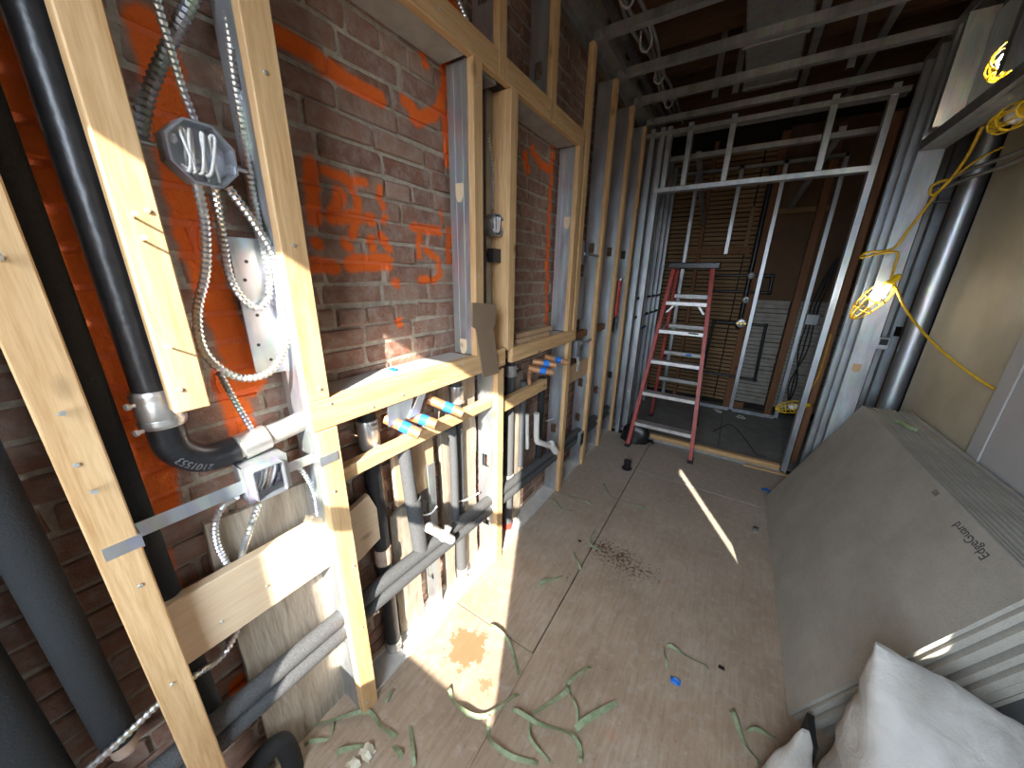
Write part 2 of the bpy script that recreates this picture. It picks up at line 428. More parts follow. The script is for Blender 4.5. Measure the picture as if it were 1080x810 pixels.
X, Y, Z = V3((1, 0, 0)), V3((0, 1, 0)), V3((0, 0, 1))

# ------------------------------------------------------------------ the setting
XF = -.858           # room face of the framing on the brick side
# floor: dark base, sheets laid on it as separate pieces
floor = struct(MB().box(-1.02, 1.06, -.75, 4.98, -.06, -.018).build('floor', 'floor_gap'))
def sheet(x0, x1, y0, y1, z1=0, mat='floor_ply'):
    MB().cham(x0, x1, y0, y1, -.018, z1, .002).build('floor_sheet', mat, floor)
sheet(-1.0, -.4568, -.72, .926); sheet(-1.0, -.461, .930, 3.30); sheet(-.456, 1.0, -.72, 2.66, -.0005); sheet(-.456, 1.0, 2.664, 3.30)
sheet(-1.0, .1, 3.42, 4.95, .0, 'mortar_floor'); sheet(.104, 1.0, 3.42, 4.95, .001, 'mortar_floor')

# brick wall: mortar bed with bricks standing proud of it
wl = struct(MB().box(-1.14, XB - .009, -.75, 4.95, -.02, 3.3).build('wall_left', 'mortar'))
CH, BLn = .0645, .205
def brick_mesh(seed, length):
    rnd = random.Random(seed); b_ = MB(); b_.cham(-.05, 0, 0, length, 0, CH - .0125, .0038)
    for i, p in enumerate(b_.v):
        p += V3((rnd.uniform(-.004, .002), rnd.uniform(-.004, .004), rnd.uniform(-.004, .004)))
    return b_
BR = {}
for i in range(7):
    for nm, ln in (('s', BLn - .014), ('h', .096)):
        b_ = brick_mesh(i * 3 + (nm == 'h'), ln)
        me = bpy.data.meshes.new('brick'); me.from_pydata(b_.v, [], b_.f); me.update(); me.materials.append(MAT['brick']); BR[nm, i] = (me, b_)
far = MB(); nb = 0
woff = V3(wl['_o']); rb = random.Random(11)
for r in range(0, 43):
    z = .01 + r * CH; y = -.45 + (r % 2) * BLn / 2 + rb.uniform(-.03, .03); hdr = r % 6 == 3
    while y < 3.45:
        nm = 'h' if (hdr or rb.random() < .12) else 's'
        ln = BLn if nm == 's' else .107
        k = rb.randrange(7); me, src = BR[nm, k]; xo = XB + rb.uniform(-.005, .004); zo = z + rb.uniform(-.002, .002)
        inview = -.32 < y < 1.13 and z < 2.32 and not (y < .0 and z < .55) and not (z > 2.0 and y < .2) and not (.5 < y and z < .1)
        if inview and nb < 300:
            o = bpy.data.objects.new('brick', me); COL.objects.link(o); o.parent = wl; o.location = V3((xo, y, zo)) - woff; nb += 1
        elif y < 3.4:
            far.add([p + V3((xo, y, zo)) for p in src.v], src.f)
        y += ln
far.build('brick_courses', 'brick_far', wl, kind='stuff')

# right-hand wall of the closet: plasterboard sheets, a slit of daylight between two of them
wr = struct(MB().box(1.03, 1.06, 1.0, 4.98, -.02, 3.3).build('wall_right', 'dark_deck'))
for a in ((-.75, .415, -.02, 3.3), (.505, 1.0, -.02, 3.3), (.415, .505, -.02, 1.03), (.415, .505, 1.63, 3.3)):
    MB().box(1.052, 1.058, *a).build('backing_panel', 'room_paint', wr)
MB().cham(1.0, 1.016, 2.262, 3.045, .0, 2.44, .002).build('plasterboard_sheet', 'drywall_tan', wr)
MB().cham(.99, 1.014, .9, 2.25, .0, 2.05, .003).build('door_panel', 'drywall_grey', wr)
MB().cham(.983, .9895, 2.16, 2.25, .0, 2.05, .002).build('edge_strip', 'drywall_grey', wr)
# back wall behind the doorway
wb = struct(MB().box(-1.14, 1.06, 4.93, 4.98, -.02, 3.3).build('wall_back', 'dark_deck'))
# ceiling deck and joists
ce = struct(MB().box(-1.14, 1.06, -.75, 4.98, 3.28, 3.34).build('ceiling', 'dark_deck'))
for k in range(12):
    y = .2 + k * .405
    MB().box(-1.0, 1.02, y, y + .05, 3.06, 3.28).build('joist', 'joist_wood', ce)
# wall behind the camera with its window
rw = MB(); WX0, WX1, WZ0, WZ1 = -.455, .265, .895, 2.37
rw.box(-1.14, WX0, -.78, -.70, -.02, 3.3).box(WX1, 1.06, -.78, -.70, -.02, 3.3).box(WX0, WX1, -.78, -.70, -.02, WZ0).box(WX0, WX1, -.78, -.70, WZ1, 3.3)
struct(rw.build('wall_rear', 'room_paint'))
wn = MB().box(WX0, WX0 + .02, -.77, -.71, WZ0, WZ1).box(WX1 - .02, WX1, -.77, -.71, WZ0, WZ1).box(WX0, WX1, -.77, -.71, WZ0, WZ0 + .02).box(WX0, WX1, -.77, -.71, WZ1 - .02, WZ1)
wn = struct(wn.build('window_1', 'white_pvc'))
MB().box(WX0 + .02, WX1 - .02, -.76, -.72, 1.60, 1.66).build('meeting_rail', 'white_pvc', wn)

# ------------------------------------------------------------------ framing of the brick-side wall
MX0, MX1 = -.979, -.887       # metal stud depth
def nails(p, pts):
    for y, z in pts:
        MB().lathe((XF - .002, y, z), X, [(0, .003), (.004, .003), (.0042, .0045), (.0055, .0035)], 8).build('nail', 'nail', p)
def stud(label, y0, y1, z0, z1, group, metal=None, holes=(), strip=True, sx=(-.886, XF), name='wall_stud', nl=True):
    t = thing(name, label, 'stud', ((sx[0] + sx[1]) / 2, (y0 + y1) / 2, min(z0, metal[0] if metal else z0)), group)
    if strip: MB().cham(sx[0], sx[1], y0, y1, z0, z1, .0025).build('wood_strip', 'pine_z', t)
    if metal:
        MB().channel((MX0, y0 + .004, metal[0]), X, Y, Z, MX1 - MX0, .041, metal[1] - metal[0], [h - metal[0] for h in holes]).build('metal_channel', 'galvanized', t)
    if nl and strip:
        rr = random.Random(label)
        nails(t, [(y0 + (y1 - y0) * rr.uniform(.25, .75), zz + rr.uniform(-.05, .05)) for zz in [z0 + .06 + k * .3 for k in range(int((z1 - z0) / .3) + 1)] if z0 + .02 < zz < min(z1, 2.2)])
    return t
G1 = 'strip-faced studs of the brick-side wall'
s1 = stud('pale wooden stud nearest the camera at far left, running to the bottom edge', .008, .064, 0, 2.69, G1, sx=(-.896, XF))
MB().box(-.97, -.90, .010, .014, 1.225, 1.40).build('nail_plate', 'galvanized', s1)
s2 = stud('short wooden stud cut off square above the black pipe elbow', .160, .214, 1.257, 2.69, G1, sx=(-.896, XF))
s3 = stud('wooden stud standing on the left end of the first sill beam', .397, .455, 1.205, 2.69, G1, (1.13, 2.69), (1.9,))
s3l = stud('lower wooden stud under the left end of the first sill beam', .405, .463, 0, 1.12, G1, (0, 1.12), (.35,))
s4 = stud('stud with bright metal web at the right side of the painted brick niche', 1.075, 1.126, 1.20, 2.20, G1, (1.205, 2.2), ())
s5 = thing('wall_stud', 'deep all-wood stud at the left side of the second niche', 'stud', (-.9, 1.33, 1.2), G1)
MB().cham(-.95, XF, 1.305, 1.357, 1.19, 2.20, .0025).build('wood_post', 'pine_z', s5)
MB().channel((MX0 - .015, 1.258, 1.19), X, Y, Z, .05, .041, 1.01).build('metal_channel', 'galv_dull', s5)
s5l = stud('lower wooden stud between the two sets of sink pipes', 1.226, 1.278, 0, 1.11, G1, (0, 1.11), (.26, .62))
s6a = stud('stud at the right side of the second niche with blue-grey web', 1.988, 2.04, 1.195, 2.20, G1, (1.195, 2.2), ())
s6b = stud('full-height stud just right of the second niche, under the first ceiling channel', 2.075, 2.128, 1.195, 2.69, G1)
s6l = stud('lower stud under the right end of the second sill beam', 2.02, 2.073, 0, 1.125, G1, (0, 1.125), (.5,))
s7 = stud('stud by the hanging red tool, second from the metal doorway', 2.885, 2.937, 0, 2.69, G1, (0, 2.69), (.55, 1.72))
s8 = stud('stud next right of the second niche with a box bracket on it', 2.482, 2.535, 0, 2.69, G1, (0, 2.69), (.42, .72, 1.72))
s9 = stud('last strip-faced stud, nearest to the metal doorway', 3.285, 3.337, 0, 2.69, G1, (0, 2.69), (.6, 1.72))
for st_, yw, (kx, ky) in ((s4, 1.079, (485, 203)), (s6a, 1.992, (598, 235)), (s4, 1.079, (489, 365))):
    q = wy(kx, ky, yw)
    MB().prism([(q.x - .018, yw - .003, q.z + .03), (q.x + .018, yw - .003, q.z + .03), (q.x + .018, yw - .003, q.z - .01), (q.x + .008, yw - .003, q.z - .032), (q.x - .008, yw - .003, q.z - .032), (q.x - .018, yw - .003, q.z - .01)], (0, 1, 0), .003).build('knockout_plug', 'plank', st_)
G2 = 'cripple studs above the niches'
stud('cripple stud above the narrow bay between the two niches', 1.222, 1.272, 2.20, 2.69, G2, (2.28, 2.69), (2.46,), nl=False)
stud('cripple stud above the second niche', 1.632, 1.682, 2.20, 2.69, G2, (2.28, 2.69), (2.4,), nl=False)
def beam(name, label, cat, args, mat='pine_y', c=.0025, group=None, nl=0):
    o = tag(MB().cham(*args, c).build(name, mat), label, cat, group)
    if nl:
        y0, y1, z0, z1 = args[2:6]
        rr = random.Random(label)
        for k in range(nl):
            y = y0 + (y1 - y0) * (k + .5) / nl + rr.uniform(-.03, .03)
            MB().lathe((args[1] - .002, y, rr.uniform(z0 + .015, z1 - .015)), X, [(0, .003), (.004, .003), (.0042, .0042), (.0055, .003)], 8).build('nail', 'nail', o)
    return o
G3 = 'niche header beams'
beam('header_beam', 'long header beam above the painted brick niche', 'beam', (-.886, XF, .456, 1.221, 2.20, 2.278), group=G3, nl=4)
beam('header_beam', 'short header beam above the narrow cable bay', 'beam', (-.886, XF, 1.273, 1.631, 2.20, 2.278), group=G3)
beam('header_beam', 'header beam over the right part of the second niche', 'beam', (-.886, XF, 1.683, 2.035, 2.20, 2.278), group=G3)
beam('soffit_board', 'grey board closing the top of the first niche', 'board', (-.998, -.887, .46, 1.07, 2.203, 2.222), 'soffit')
beam('soffit_board', 'grey board closing the top of the second niche', 'board', (-.998, -.887, 1.365, 1.985, 2.203, 2.222), 'soffit')
beam('soffit_board', 'green-grey board over the narrow cable bay', 'board', (-.998, -.887, 1.13, 1.25, 2.19, 2.21), 'galv_dull')
sb1 = beam('sill_beam', 'sunlit wooden sill beam under the painted brick niche', 'beam', (-.886, XF, .397, 1.29, 1.122, 1.205), nl=7)
sb2 = beam('sill_beam', 'shaded wooden sill beam under the second niche', 'beam', (-.886, XF, 1.347, 2.13, 1.12, 1.194), nl=4)
beam('sill_board', 'dusty sunlit sill board on top of the first sill beam', 'board', (-.998, -.887, .458, 1.07, 1.183, 1.203), 'sillboard')
beam('sill_board', 'dusty sill board inside the second niche', 'board', (-.998, -.887, 1.362, 1.985, 1.172, 1.192), 'sillboard')
beam('blocking_rail', 'wooden blocking rail behind the first set of copper stubs', 'blocking', (-.925, -.888, .468, 1.222, .925, .968))
beam('blocking_rail', 'wooden blocking rail behind the second set of copper stubs', 'blocking', (-.925, -.888, 1.283, 1.80, .862, .925))
beam('blocking_board', 'short brown blocking board between studs right of the second sink pipes', 'blocking', (-.905, -.886, 2.078, 2.481, .80, .93), 'ply_scrap')
beam('blocking_board', 'wide pale plank nailed between the two nearest studs', 'plank', (-.945, -.915, .055, .43, .648, .825), 'plank', nl=3)
beam('wood_scrap', 'square plywood scrap standing behind the first copper stubs', 'scrap', (-.975, -.955, .70, .90, .66, .93), 'ply_scrap')
# cut-off corner scrap left of the first drain
o = MB().prism([(-.955, .485, .56), (-.955, .60, .60), (-.955, .60, .73), (-.955, .575, .80), (-.955, .485, .77)], (1, 0, 0), .018).build('wood_scrap', 'plank')
tag(o, 'clipped-corner board scrap beside the first black drain pipe', 'scrap')
# weathered old timbers set against the brick
def rough(o_args, seed, amp=.006):
    m_ = MB(); x0, x1, y0, y1, z0, z1 = o_args; ny, nz = 6, 14
    for j in range(nz + 1):
        for i in range(ny + 1):
            p = V3((x1, y0 + (y1 - y0) * i / ny, z0 + (z1 - z0) * j / nz)); e = (i in (0, ny)) or (j in (0, nz))
            m_.v.append(p + V3((noise.noise(p * 14 + V3((seed, 0, 0))) * amp, (noise.noise(p * 20) * .008 if i in (0, ny) else 0), (noise.noise(p * 17) * .012 if j == nz else 0))))
    W_ = ny + 1; m_.f = [(j * W_ + i, j * W_ + i + 1, (j + 1) * W_ + i + 1, (j + 1) * W_ + i) for j in range(nz) for i in range(ny)]
    k = len(m_.v); ring = [i for i in range(W_)] + [j * W_ + ny for j in range(1, nz + 1)] + [nz * W_ + i for i in range(ny - 1, -1, -1)] + [j * W_ for j in range(nz - 1, 0, -1)]
    for r_ in ring: q = m_.v[r_]; m_.v.append(V3((x0, q.y, q.z)))
    n = len(ring)
    m_.f += [(ring[(i + 1) % n], ring[i], k + i, k + (i + 1) % n) for i in range(n)] + [tuple(k + i for i in range(n))]
    return m_
tag(rough((-1.0, -.978, .17, .415, 0, .93), 1).build('weathered_board', 'weathered'), 'wide weathered grey board against the brick behind the plank', 'board')
tag(rough((-1.0, -.975, .67, .80, 0, .62), 2).build('weathered_board', 'weathered'), 'rough timber behind the first insulated riser', 'board')
tag(rough((-1.0, -.97, .96, 1.02, 0, 1.09), 3).build('weathered_board', 'weathered'), 'narrow rough timber left of the second drain pipe', 'board')
tag(rough((-1.0, -.972, 1.10, 1.20, 0, 1.09), 4).build('weathered_board', 'weathered'), 'rough timber right of the second drain pipe', 'board')
tag(rough((-1.0, -.974, 1.33, 1.44, 0, 1.05), 5).build('weathered_board', 'weathered'), 'rough timber left of the third drain pipe', 'board')
tag(rough((-1.0, -.974, 1.56, 1.66, 0, 1.0), 6).build('weathered_board', 'weathered'), 'rough timber right of the third drain pipe', 'board')
# bottom and top tracks
tag(MB().channel((-.985, .44, .0005), X, Z, Y, .102, .014, 2.9, t=.0015, lip=0).build('floor_track', 'sillboard'), 'thin dusty metal floor track under the brick-side studs', 'track')
tag(MB().channel((-.905, -.3, 2.735), X, -Z, Y, .10, .045, 3.75, lip=0).build('ceiling_track', 'galv_dull'), 'dark metal ceiling track over the brick-side studs', 'track')
# short metal stud piece and cardboard
t = thing('metal_stud_offcut', 'short bright metal stud piece standing below the first copper stubs', 'stud', (-.90, .875, 0))
MB().channel((-.998, .852, 0.002), X, Y, Z, .056, .038, .77, (.2, .56)).build('metal_channel', 'galvanized', t)
pts = [(497, 319), (522, 321), (521, 343), (519, 346), (526, 393), (509, 398), (501, 347), (497, 344)]
t = thing('cardboard_strip', 'brown corrugated cardboard strip hooked over the sill beam', 'cardboard', (-.845, 1.11, 1.12))
MB().prism([wx(x, y, -.847) for x, y in pts[:4]] + [wx(x, y, -.847) for x, y in pts[6:]], (1, 0, 0), .006).build('upper_flap', 'cardboard', t)
MB().prism([wx(x, y, -.853) for x, y in [(500, 340), (520, 340), (519, 346), (526, 393), (509, 398), (501, 347)]], (1, 0, 0), .005).build('lower_flap', 'cardboard', t)
# blocks on sill 2
tag(MB().cham(-.955, -.885, 1.44, 1.80, 1.193, 1.216, .002).build('wood_offcut', 'ply_scrap'), 'lower wood offcut lying on the second niche sill', 'offcut', 'offcuts on the sill')
tag(MB().cham(-.95, -.90, 1.46, 1.86, 1.217, 1.240, .002).build('wood_offcut', 'ply_scrap'), 'upper wood offcut stacked on the second niche sill', 'offcut', 'offcuts on the sill')

# ------------------------------------------------------------------ pipes
def pipe(name, label, pts, r, mat, cat='pipe', n=6, seg=16, group=None):
    return tag(MB().tube(smooth_path(pts, n) if len(pts) > 2 else pts, r, seg).build(name, mat, None, True), label, cat, group)
def vpipe(name, label, x, y, z0, z1, r, mat, bands=(), seg=18):
    t = thing(name, label, 'pipe', (x, y, z0))
    b_ = MB().tube([(x, y, z0), (x, y, z1)], r, seg); b_.build('pipe_body', mat, t, True)
    for z, h, rr, mt in bands:
        c = MB().lathe((x, y, z), Z, [(0, rr * .97), (.004, rr), (h - .004, rr), (h, rr * .97)], seg).build('coupling_band', mt, t, True)
        if mt == 'silver_band':
            for dz in (.012, h - .012):
                MB().box(x + rr - .004, x + rr + .012, y - .012, y + .006, z + dz - .005, z + dz + .005).build('clamp_screw', 'silver_band', c)
    return t
# big black cast-iron stack with elbow
t = thing('cast_iron_drain', 'big black cast-iron pipe turning through an elbow behind the cut stud', 'pipe', (-.945, .155, 1.16))
MB().tube([(-.945, .155, 1.275), (-.945, .155, 2.72)], .031, 20).build('pipe_body', 'black_iron', t, True)
cpl = MB().lathe((-.945, .155, 1.215), Z, [(0, .034), (.003, .036), (.075, .036), (.078, .034)], 20).build('coupling_band', 'silver_band', t, True)
for dz in (.012, .064):
    MB().tube([(-.945, .155, 1.215 + dz - .004), (-.945, .155, 1.215 + dz + .006)], .038, 20).build('clamp_ring', 'silver_band', cpl, True)
    MB().lathe((-.90, .118, 1.215 + dz), V3((.3, -1, 0)), [(0, .004), (.008, .004), (.0082, .0065), (.013, .006)], 10).build('clamp_screw', 'silver_band', cpl)
el = [(-.945, .155, 1.22)] + [(-.945, .155 + .075 * (1 - math.cos(a)), 1.185 - .075 * math.sin(a)) for a in [math.pi / 2 * k / 8 for k in range(9)]] + [(-.945, .26, 1.112)]
MB().tube(el, .031, 20).build('elbow', 'black_iron', t, True)
MB().tube([(-.945, .255, 1.112), (-.943, .60, 1.150)], .027, 20).build('horizontal_run', 'grey_pipe', t, True)
MB().tube([(-.945, .268, 1.113), (-.945, .325, 1.120)], .033, 20).build('coupling_band', 'silver_band', t, True)
cu = bpy.data.curves.new('embossed_number', 'FONT'); cu.body = '2101553'; cu.size = .022; cu.extrude = .0008
to = bpy.data.objects.new('t', cu); COL.objects.link(to); bpy.context.view_layer.update()
me = bpy.data.meshes.new_from_object(to.evaluated_get(bpy.context.evaluated_depsgraph_get())); bpy.data.objects.remove(to)
for v_ in me.vertices:   # lay the digits upside down along the elbow's bend
    ang = 1.28 - v_.co.x / .098; rad = .080 + v_.co.y
    v_.co = V3((-.945 + math.sqrt(max(.0315 ** 2 - (rad - .075) ** 2, 1e-6)) + v_.co.z, .155 + .075 - math.cos(ang) * rad, 1.185 - math.sin(ang) * rad)) - V3(t['_o'])
me.materials.append(MAT['emboss']); o = bpy.data.objects.new('embossed_number', me); COL.objects.link(o); o.parent = t
# insulated verticals at far left
pipe('insulated_pipe', 'tall thin black insulated pipe right of the nearest stud', [(-.955, .080, .30), (-.955, .080, 2.72)], .022, 'foam_black')
t = vpipe('insulated_pipe', 'thick black insulated pipe left of the nearest stud', -.945, -.055, .56, 2.2, .028, 'foam_black', [(.52, .045, .020, 'mud')])
vpipe('insulated_pipe', 'lowest thick black insulated pipe at the bottom left corner', -.94, -.150, .10, 1.06, .038, 'foam_black')
pipe('insulated_elbow', 'short black insulated elbow near the floor by the nearest stud', [(-.93, .08, .145), (-.93, .15, .16), (-.925, .185, .15), (-.92, .195, .09), (-.92, .195, 0)], .027, 'foam_black')
# pair of grey insulated pipes running along the wall
pipe('insulated_supply_pipe', 'upper grey insulated pipe running along the wall through the studs', [(-.914, -.04, .432), (-.914, .10, .432), (-.914, .55, .430), (-.914, 1.2, .388), (-.914, 2.15, .325), (-.914, 3.26, .26)], .026, 'foam_grey', group='insulated pair')
pipe('insulated_supply_pipe', 'lower grey insulated pipe running along the wall through the studs', [(-.911, -.04, .372), (-.911, .10, .374), (-.911, .55, .372), (-.911, 1.2, .330), (-.911, 2.15, .265), (-.911, 3.26, .20)], .025, 'foam_grey', group='insulated pair')
# drains
vpipe('drain_pipe', 'taped black drain pipe just right of the lower left stud', -.967, .622, 0, 1.10, .029, 'black_iron', [(.955, .10, .035, 'silver_band'), (.46, .07, .033, 'mud'), (.0, .05, .033, 'silver_band')])
vpipe('drain_pipe', 'grey and black drain pipe behind the right-hand copper stub', -.966, 1.060, 0, 1.10, .027, 'foam_grey', [(.98, .08, .033, 'silver_band'), (.0, .06, .030, 'silver_band')])
vpipe('drain_pipe', 'grey drain pipe behind the white fittings of the second sink', -.966, 1.50, 0, 1.09, .027, 'foam_grey', [(1.0, .06, .033, 'silver_band'), (.0, .04, .030, 'red_paint'), (.34, .045, .031, 'white_pvc')])
# insulated risers
t = thing('insulated_riser', 'thick grey insulated riser under the first copper stub', 'pipe', (-.925, .75, .42))
MB().tube([(-.915, .735, .66), (-.918, .722, .93)], .025, 16).build('foam_sleeve', 'foam_grey', t, True)
MB().tube([(-.922, .765, .42), (-.92, .745, .69)], .031, 16).build('foam_sleeve', 'foam_grey', t, True)
MB().tube([(-.918, .722, .925), (-.918, .722, .945)], .027, 16).build('tape_band', 'blue_tape', t, True)
pipe('insulated_riser', 'slim grey insulated riser below the third copper stub', [(-.925, .985, .42), (-.925, .985, .86), (-.925, .955, .905), (-.925, .87, .945)], .018, 'foam_grey')
pipe('insulated_riser', 'slim grey riser under the second set of copper stubs', [(-.94, 1.60, .40), (-.94, 1.60, .95)], .020, 'foam_grey')
pipe('insulated_riser', 'dark insulated riser at the right of the second copper stubs', [(-.925, 1.80, .36), (-.925, 1.80, .93)], .022, 'foam_black')
# copper stub-outs with blue tape
def stub(label, front, back, r=.0185):
    f, b_ = V3(front), V3(back); d = (f - b_); L = d.length; d.normalize()
    t = thing('copper_stub', label, 'pipe stub', b_, 'taped copper stub-outs')
    k = MB().lathe(b_, d, [(0, r), (L, r), (L, r * .86), (L - .03, r * .86), (L - .031, .0005)], 18); k.build('copper_tube', 'copper', t, True)
    MB().lathe(b_, d, [(L * .45, r + .001), (L * .70, r + .001)], 18).build('tape_band', 'blue_tape', t, True)
stub('front copper stub with blue tape above the thick insulated riser', wx(443, 458, -.80), wx(407, 441, -.90))
stub('middle copper stub of the left sink with blue tape', wx(461, 448, -.80), wx(430, 437, -.905))
stub('longest copper stub of the left sink reaching right', wx(488, 436, -.80), wx(452, 421, -.905))
stub('front copper stub of the right sink with wide blue tape', wx(583, 393, -.80), wx(557, 388, -.91))
stub('middle copper stub of the right sink', wx(586, 385, -.80), wx(562, 381, -.91))
stub('rear right copper stub of the right sink', wx(598, 382, -.80), wx(574, 376, -.91))
t = thing('copper_elbow', 'bare copper elbow below the longest copper stub', 'pipe fitting', (-.92, .985, .86))
MB().tube(smooth_path([(-.925, .985, .86), (-.925, .985, .955), (-.90, .965, .985), (-.86, .955, .985)], 5), .012, 12).build('copper_bend', 'copper', t, True)
pipe('copper_riser', 'thin bent copper riser below the right sink stubs', [(-.90, 1.60, .94), (-.90, 1.595, .985), (-.885, 1.57, 1.02)], .011, 'copper')
# metal bracket flag
o = MB().prism([wx(x, y, -.862) for x, y in [(430, 442), (447, 404), (452, 402), (442, 436)]], (1, 0, 0), .003).build('metal_flag', 'galvanized'); tag(o, 'bent bright metal strap end above the first copper stubs', 'strap')
MB().prism([wx(x, y, -.862) for x, y in [(409, 425), (437, 414), (432, 440), (410, 450)]], (-1, 0, 0), .003).build('strap_plate', 'galvanized', o)
# white fittings
t = thing('white_valve', 'white plastic tee fitting on the insulated pair below the first sink', 'fitting', (-.9, .93, .46))
p = wx(452, 556, -.885); q = wx(476, 569, -.875)
MB().tube([p, q], .020, 14).build('valve_body', 'white_pvc', t, True)
MB().tube([wx(466, 570, -.88), wx(474, 555, -.87)], .014, 12).build('valve_handle', 'white_pvc', t, True)
t = thing('white_trap', 'white plastic pipe elbow in front of the third drain', 'fitting', (-.9, 1.66, .5))
MB().tube(smooth_path([wx(566, 436, -.90), wx(566, 463, -.90), wx(570, 467, -.885), wx(583, 471, -.86)], 5), .018, 14).build('pipe_body', 'white_pvc', t, True)
MB().tube([wx(581, 468, -.86), wx(586, 476, -.855)], .024, 14).build('end_cap', 'white_pvc', t, True)
MB().tube([wx(556, 437, -.905), wx(556, 473, -.905)], .011, 12).build('side_leg', 'white_pvc', t, True)
pipe('white_cable', 'thin white cable leaving a knockout below the first sink', [wx(505, 520, -.93), wx(492, 527, -.935), wx(478, 530, -.95)], .004, 'white_wire', 'cable')
pipe('white_cable', 'thin white cable beside the short metal stud', [wx(461, 534, -.90), wx(455, 541, -.91), wx(448, 543, -.92), wx(443, 541, -.93)], .004, 'white_wire', 'cable')
pipe('white_cable', 'thin white cable poking from a knockout under the right sink', [wx(589, 438, -.93), wx(582, 442, -.94), wx(576, 444, -.95)], .004, 'white_wire', 'cable')
beam('mud_sill', 'dusty mortar ledge inside the wall cavity behind the floor track', 'ledge', (-.999, -.986, .45, 3.2, 0, .03), 'mud', .006)

# ------------------------------------------------------------------ flexible conduit and boxes
def conduit(label, pix, r=.0095, mat='steel_flex', X0=-.93, name='flex_conduit'):
    pts = [wx(x, y, X0) if not isinstance(q, (list,)) else None for q in pix for x, y in [q[:2]]]
    pts = [wx(q[0], q[1], q[2] if len(q) > 2 else X0) for q in pix]
    pp = resample(smooth_path(pts, 10), .0052 if r < .011 else .0065)
    rad = [r if i % 2 else r * .70 for i in range(len(pp))]
    return tag(MB().tube(pp, r, 10, True, rad).build(name, mat), label, 'conduit', 'flexible metal conduit')
conduit('thin flex conduit dropping into the top of the octagonal box', [(160, -30), (165, 0), (178, 45), (193, 95), (207, 131)], .0075)
conduit('thick dark flex conduit crossing behind the thin one above the octagonal box', [(212, -20), (202, 0), (176, 52), (157, 98), (150, 130), (147, 150)], .0125, 'galv_dull', -.955)
conduit('straight flex conduit running down beside the sill stud', [(237, -30), (239, 0), (246, 75), (256, 135), (266, 200), (276, 250), (284, 290)], .0085)
conduit('large loop of flex conduit hanging from the octagonal box', [(207, 192, -.905), (216, 235), (217, 285), (208, 330), (214, 368), (236, 391), (262, 399), (289, 388), (304, 352), (303, 312), (290, 272), (266, 232), (240, 197, -.905)], .0095, X0=-.905)
conduit('short loop of flex conduit inside the big loop', [(226, 196, -.91), (234, 245), (242, 290), (256, 315), (273, 325), (283, 312), (284, 280), (281, 262)], .0088, X0=-.934)
conduit('dark flex conduit hanging down to the grey pipe', [(231, 392), (246, 420), (262, 447), (268, 458)], .0075, 'galv_dull', -.945)
conduit('flex conduit looping from the left of the square box', [(250, 524, -.915), (236, 533), (227, 552), (229, 575), (240, 596), (252, 610)], .0085, X0=-.955)
conduit('flex conduit passing behind the pale plank to the bottom left', [(273, 532, -.93), (263, 560), (255, 590, -.958), (260, 625, -.965), (254, 655, -.965), (236, 690, -.945), (205, 713), (168, 742), (130, 778, -.90), (92, 812, -.895), (70, 830, -.89)], .0085, X0=-.912)
conduit('short flex conduit curling down beside the lower left stud', [(310, 488), (321, 500), (331, 520), (335, 546)], .0085, X0=-.945)
conduit('flex conduit entering the box in the narrow bay', [(514, 140), (518, 165), (520, 195), (519, 222)], .010, X0=-.945)
conduit('second flex conduit in the narrow bay', [(511, 135), (515, 165), (516, 200), (516, 224)], .009, X0=-.955)
conduit('flex conduit above the first header beam', [(478, -12), (485, 5), (493, 24)], .010, X0=-.95)
# octagonal box
def octbox(label, c, r, depth, n, wires=True, bar=None):
    t = thing('octagon_box', label, 'electrical box', c)
    c = V3(c); n = V3(n).normalized(); u = n.cross(Z).normalized(); v_ = u.cross(n).normalized()
    ang = [math.pi / 8 + k * math.pi / 4 for k in range(8)]
    ring = lambda rr, d: [c + (u * math.cos(a) + v_ * math.sin(a)) * rr + n * d for a in ang]
    m_ = MB(); A, B_, C_, D_ = ring(r, 0), ring(r, depth), ring(r * .93, depth), ring(r * .93, .002)
    m_.v = A + B_ + C_ + D_; k = 8
    for i in range(8):
        j = (i + 1) % 8
        for a0, b0 in ((0, 8), (8, 16), (16, 24)): m_.f.append((a0 + i, a0 + j, b0 + j, b0 + i))
    m_.f += [tuple(reversed(range(8))), tuple(range(24, 32))]
    m_.build('box_shell', 'galvanized', t)
    for a in (.35, math.pi + .35): MB().lathe(c + (u * math.cos(a) + v_ * math.sin(a)) * r * .8 + n * depth * .8, n, [(0, .009), (.004, .009)], 10).build('screw_tab', 'galvanized', t)
    MB().lathe(c + n * .003, n, [(0, .012), (.006, .012), (.0065, .004), (.012, .004)], 12).build('centre_stud', 'silver_band', t)
    if wires:
        for a, b_, e in ((-.55, .1, -.1), (-.2, .08, .12), (.15, .1, .45), (.42, .05, .30)):
            pts = [c + n * .01 + u * a * r - v_ * r * .75, c + n * depth * .7 + u * (a + b_) * r * .7 + v_ * r * .5, c + n * depth * .8 + u * (a + b_) * r + v_ * r * .55, c + n * depth * .9 + u * e * r - v_ * r * .55, c + n * depth * .6 + u * (e + .25) * r - v_ * r * .4]
            MB().tube(smooth_path(pts, 6), .0028, 8).build('wire', 'white_wire', t, True)
    return t
t = octbox('octagonal steel junction box hanging between the cut stud and the sill stud', wx(205, 165, -.925), .056, .042, (1, .05, -.06))
p0 = wx(206, 168, -.93)
MB().tube([(-.93, .212, p0.z + .012), (-.93, .405, p0.z - .004)], .0045, 8).build('hanger_bar', 'galvanized', t)
t = octbox('small octagonal box in the narrow bay between the niches', wx(518, 238, -.93), .045, .04, (1, -.1, 0))
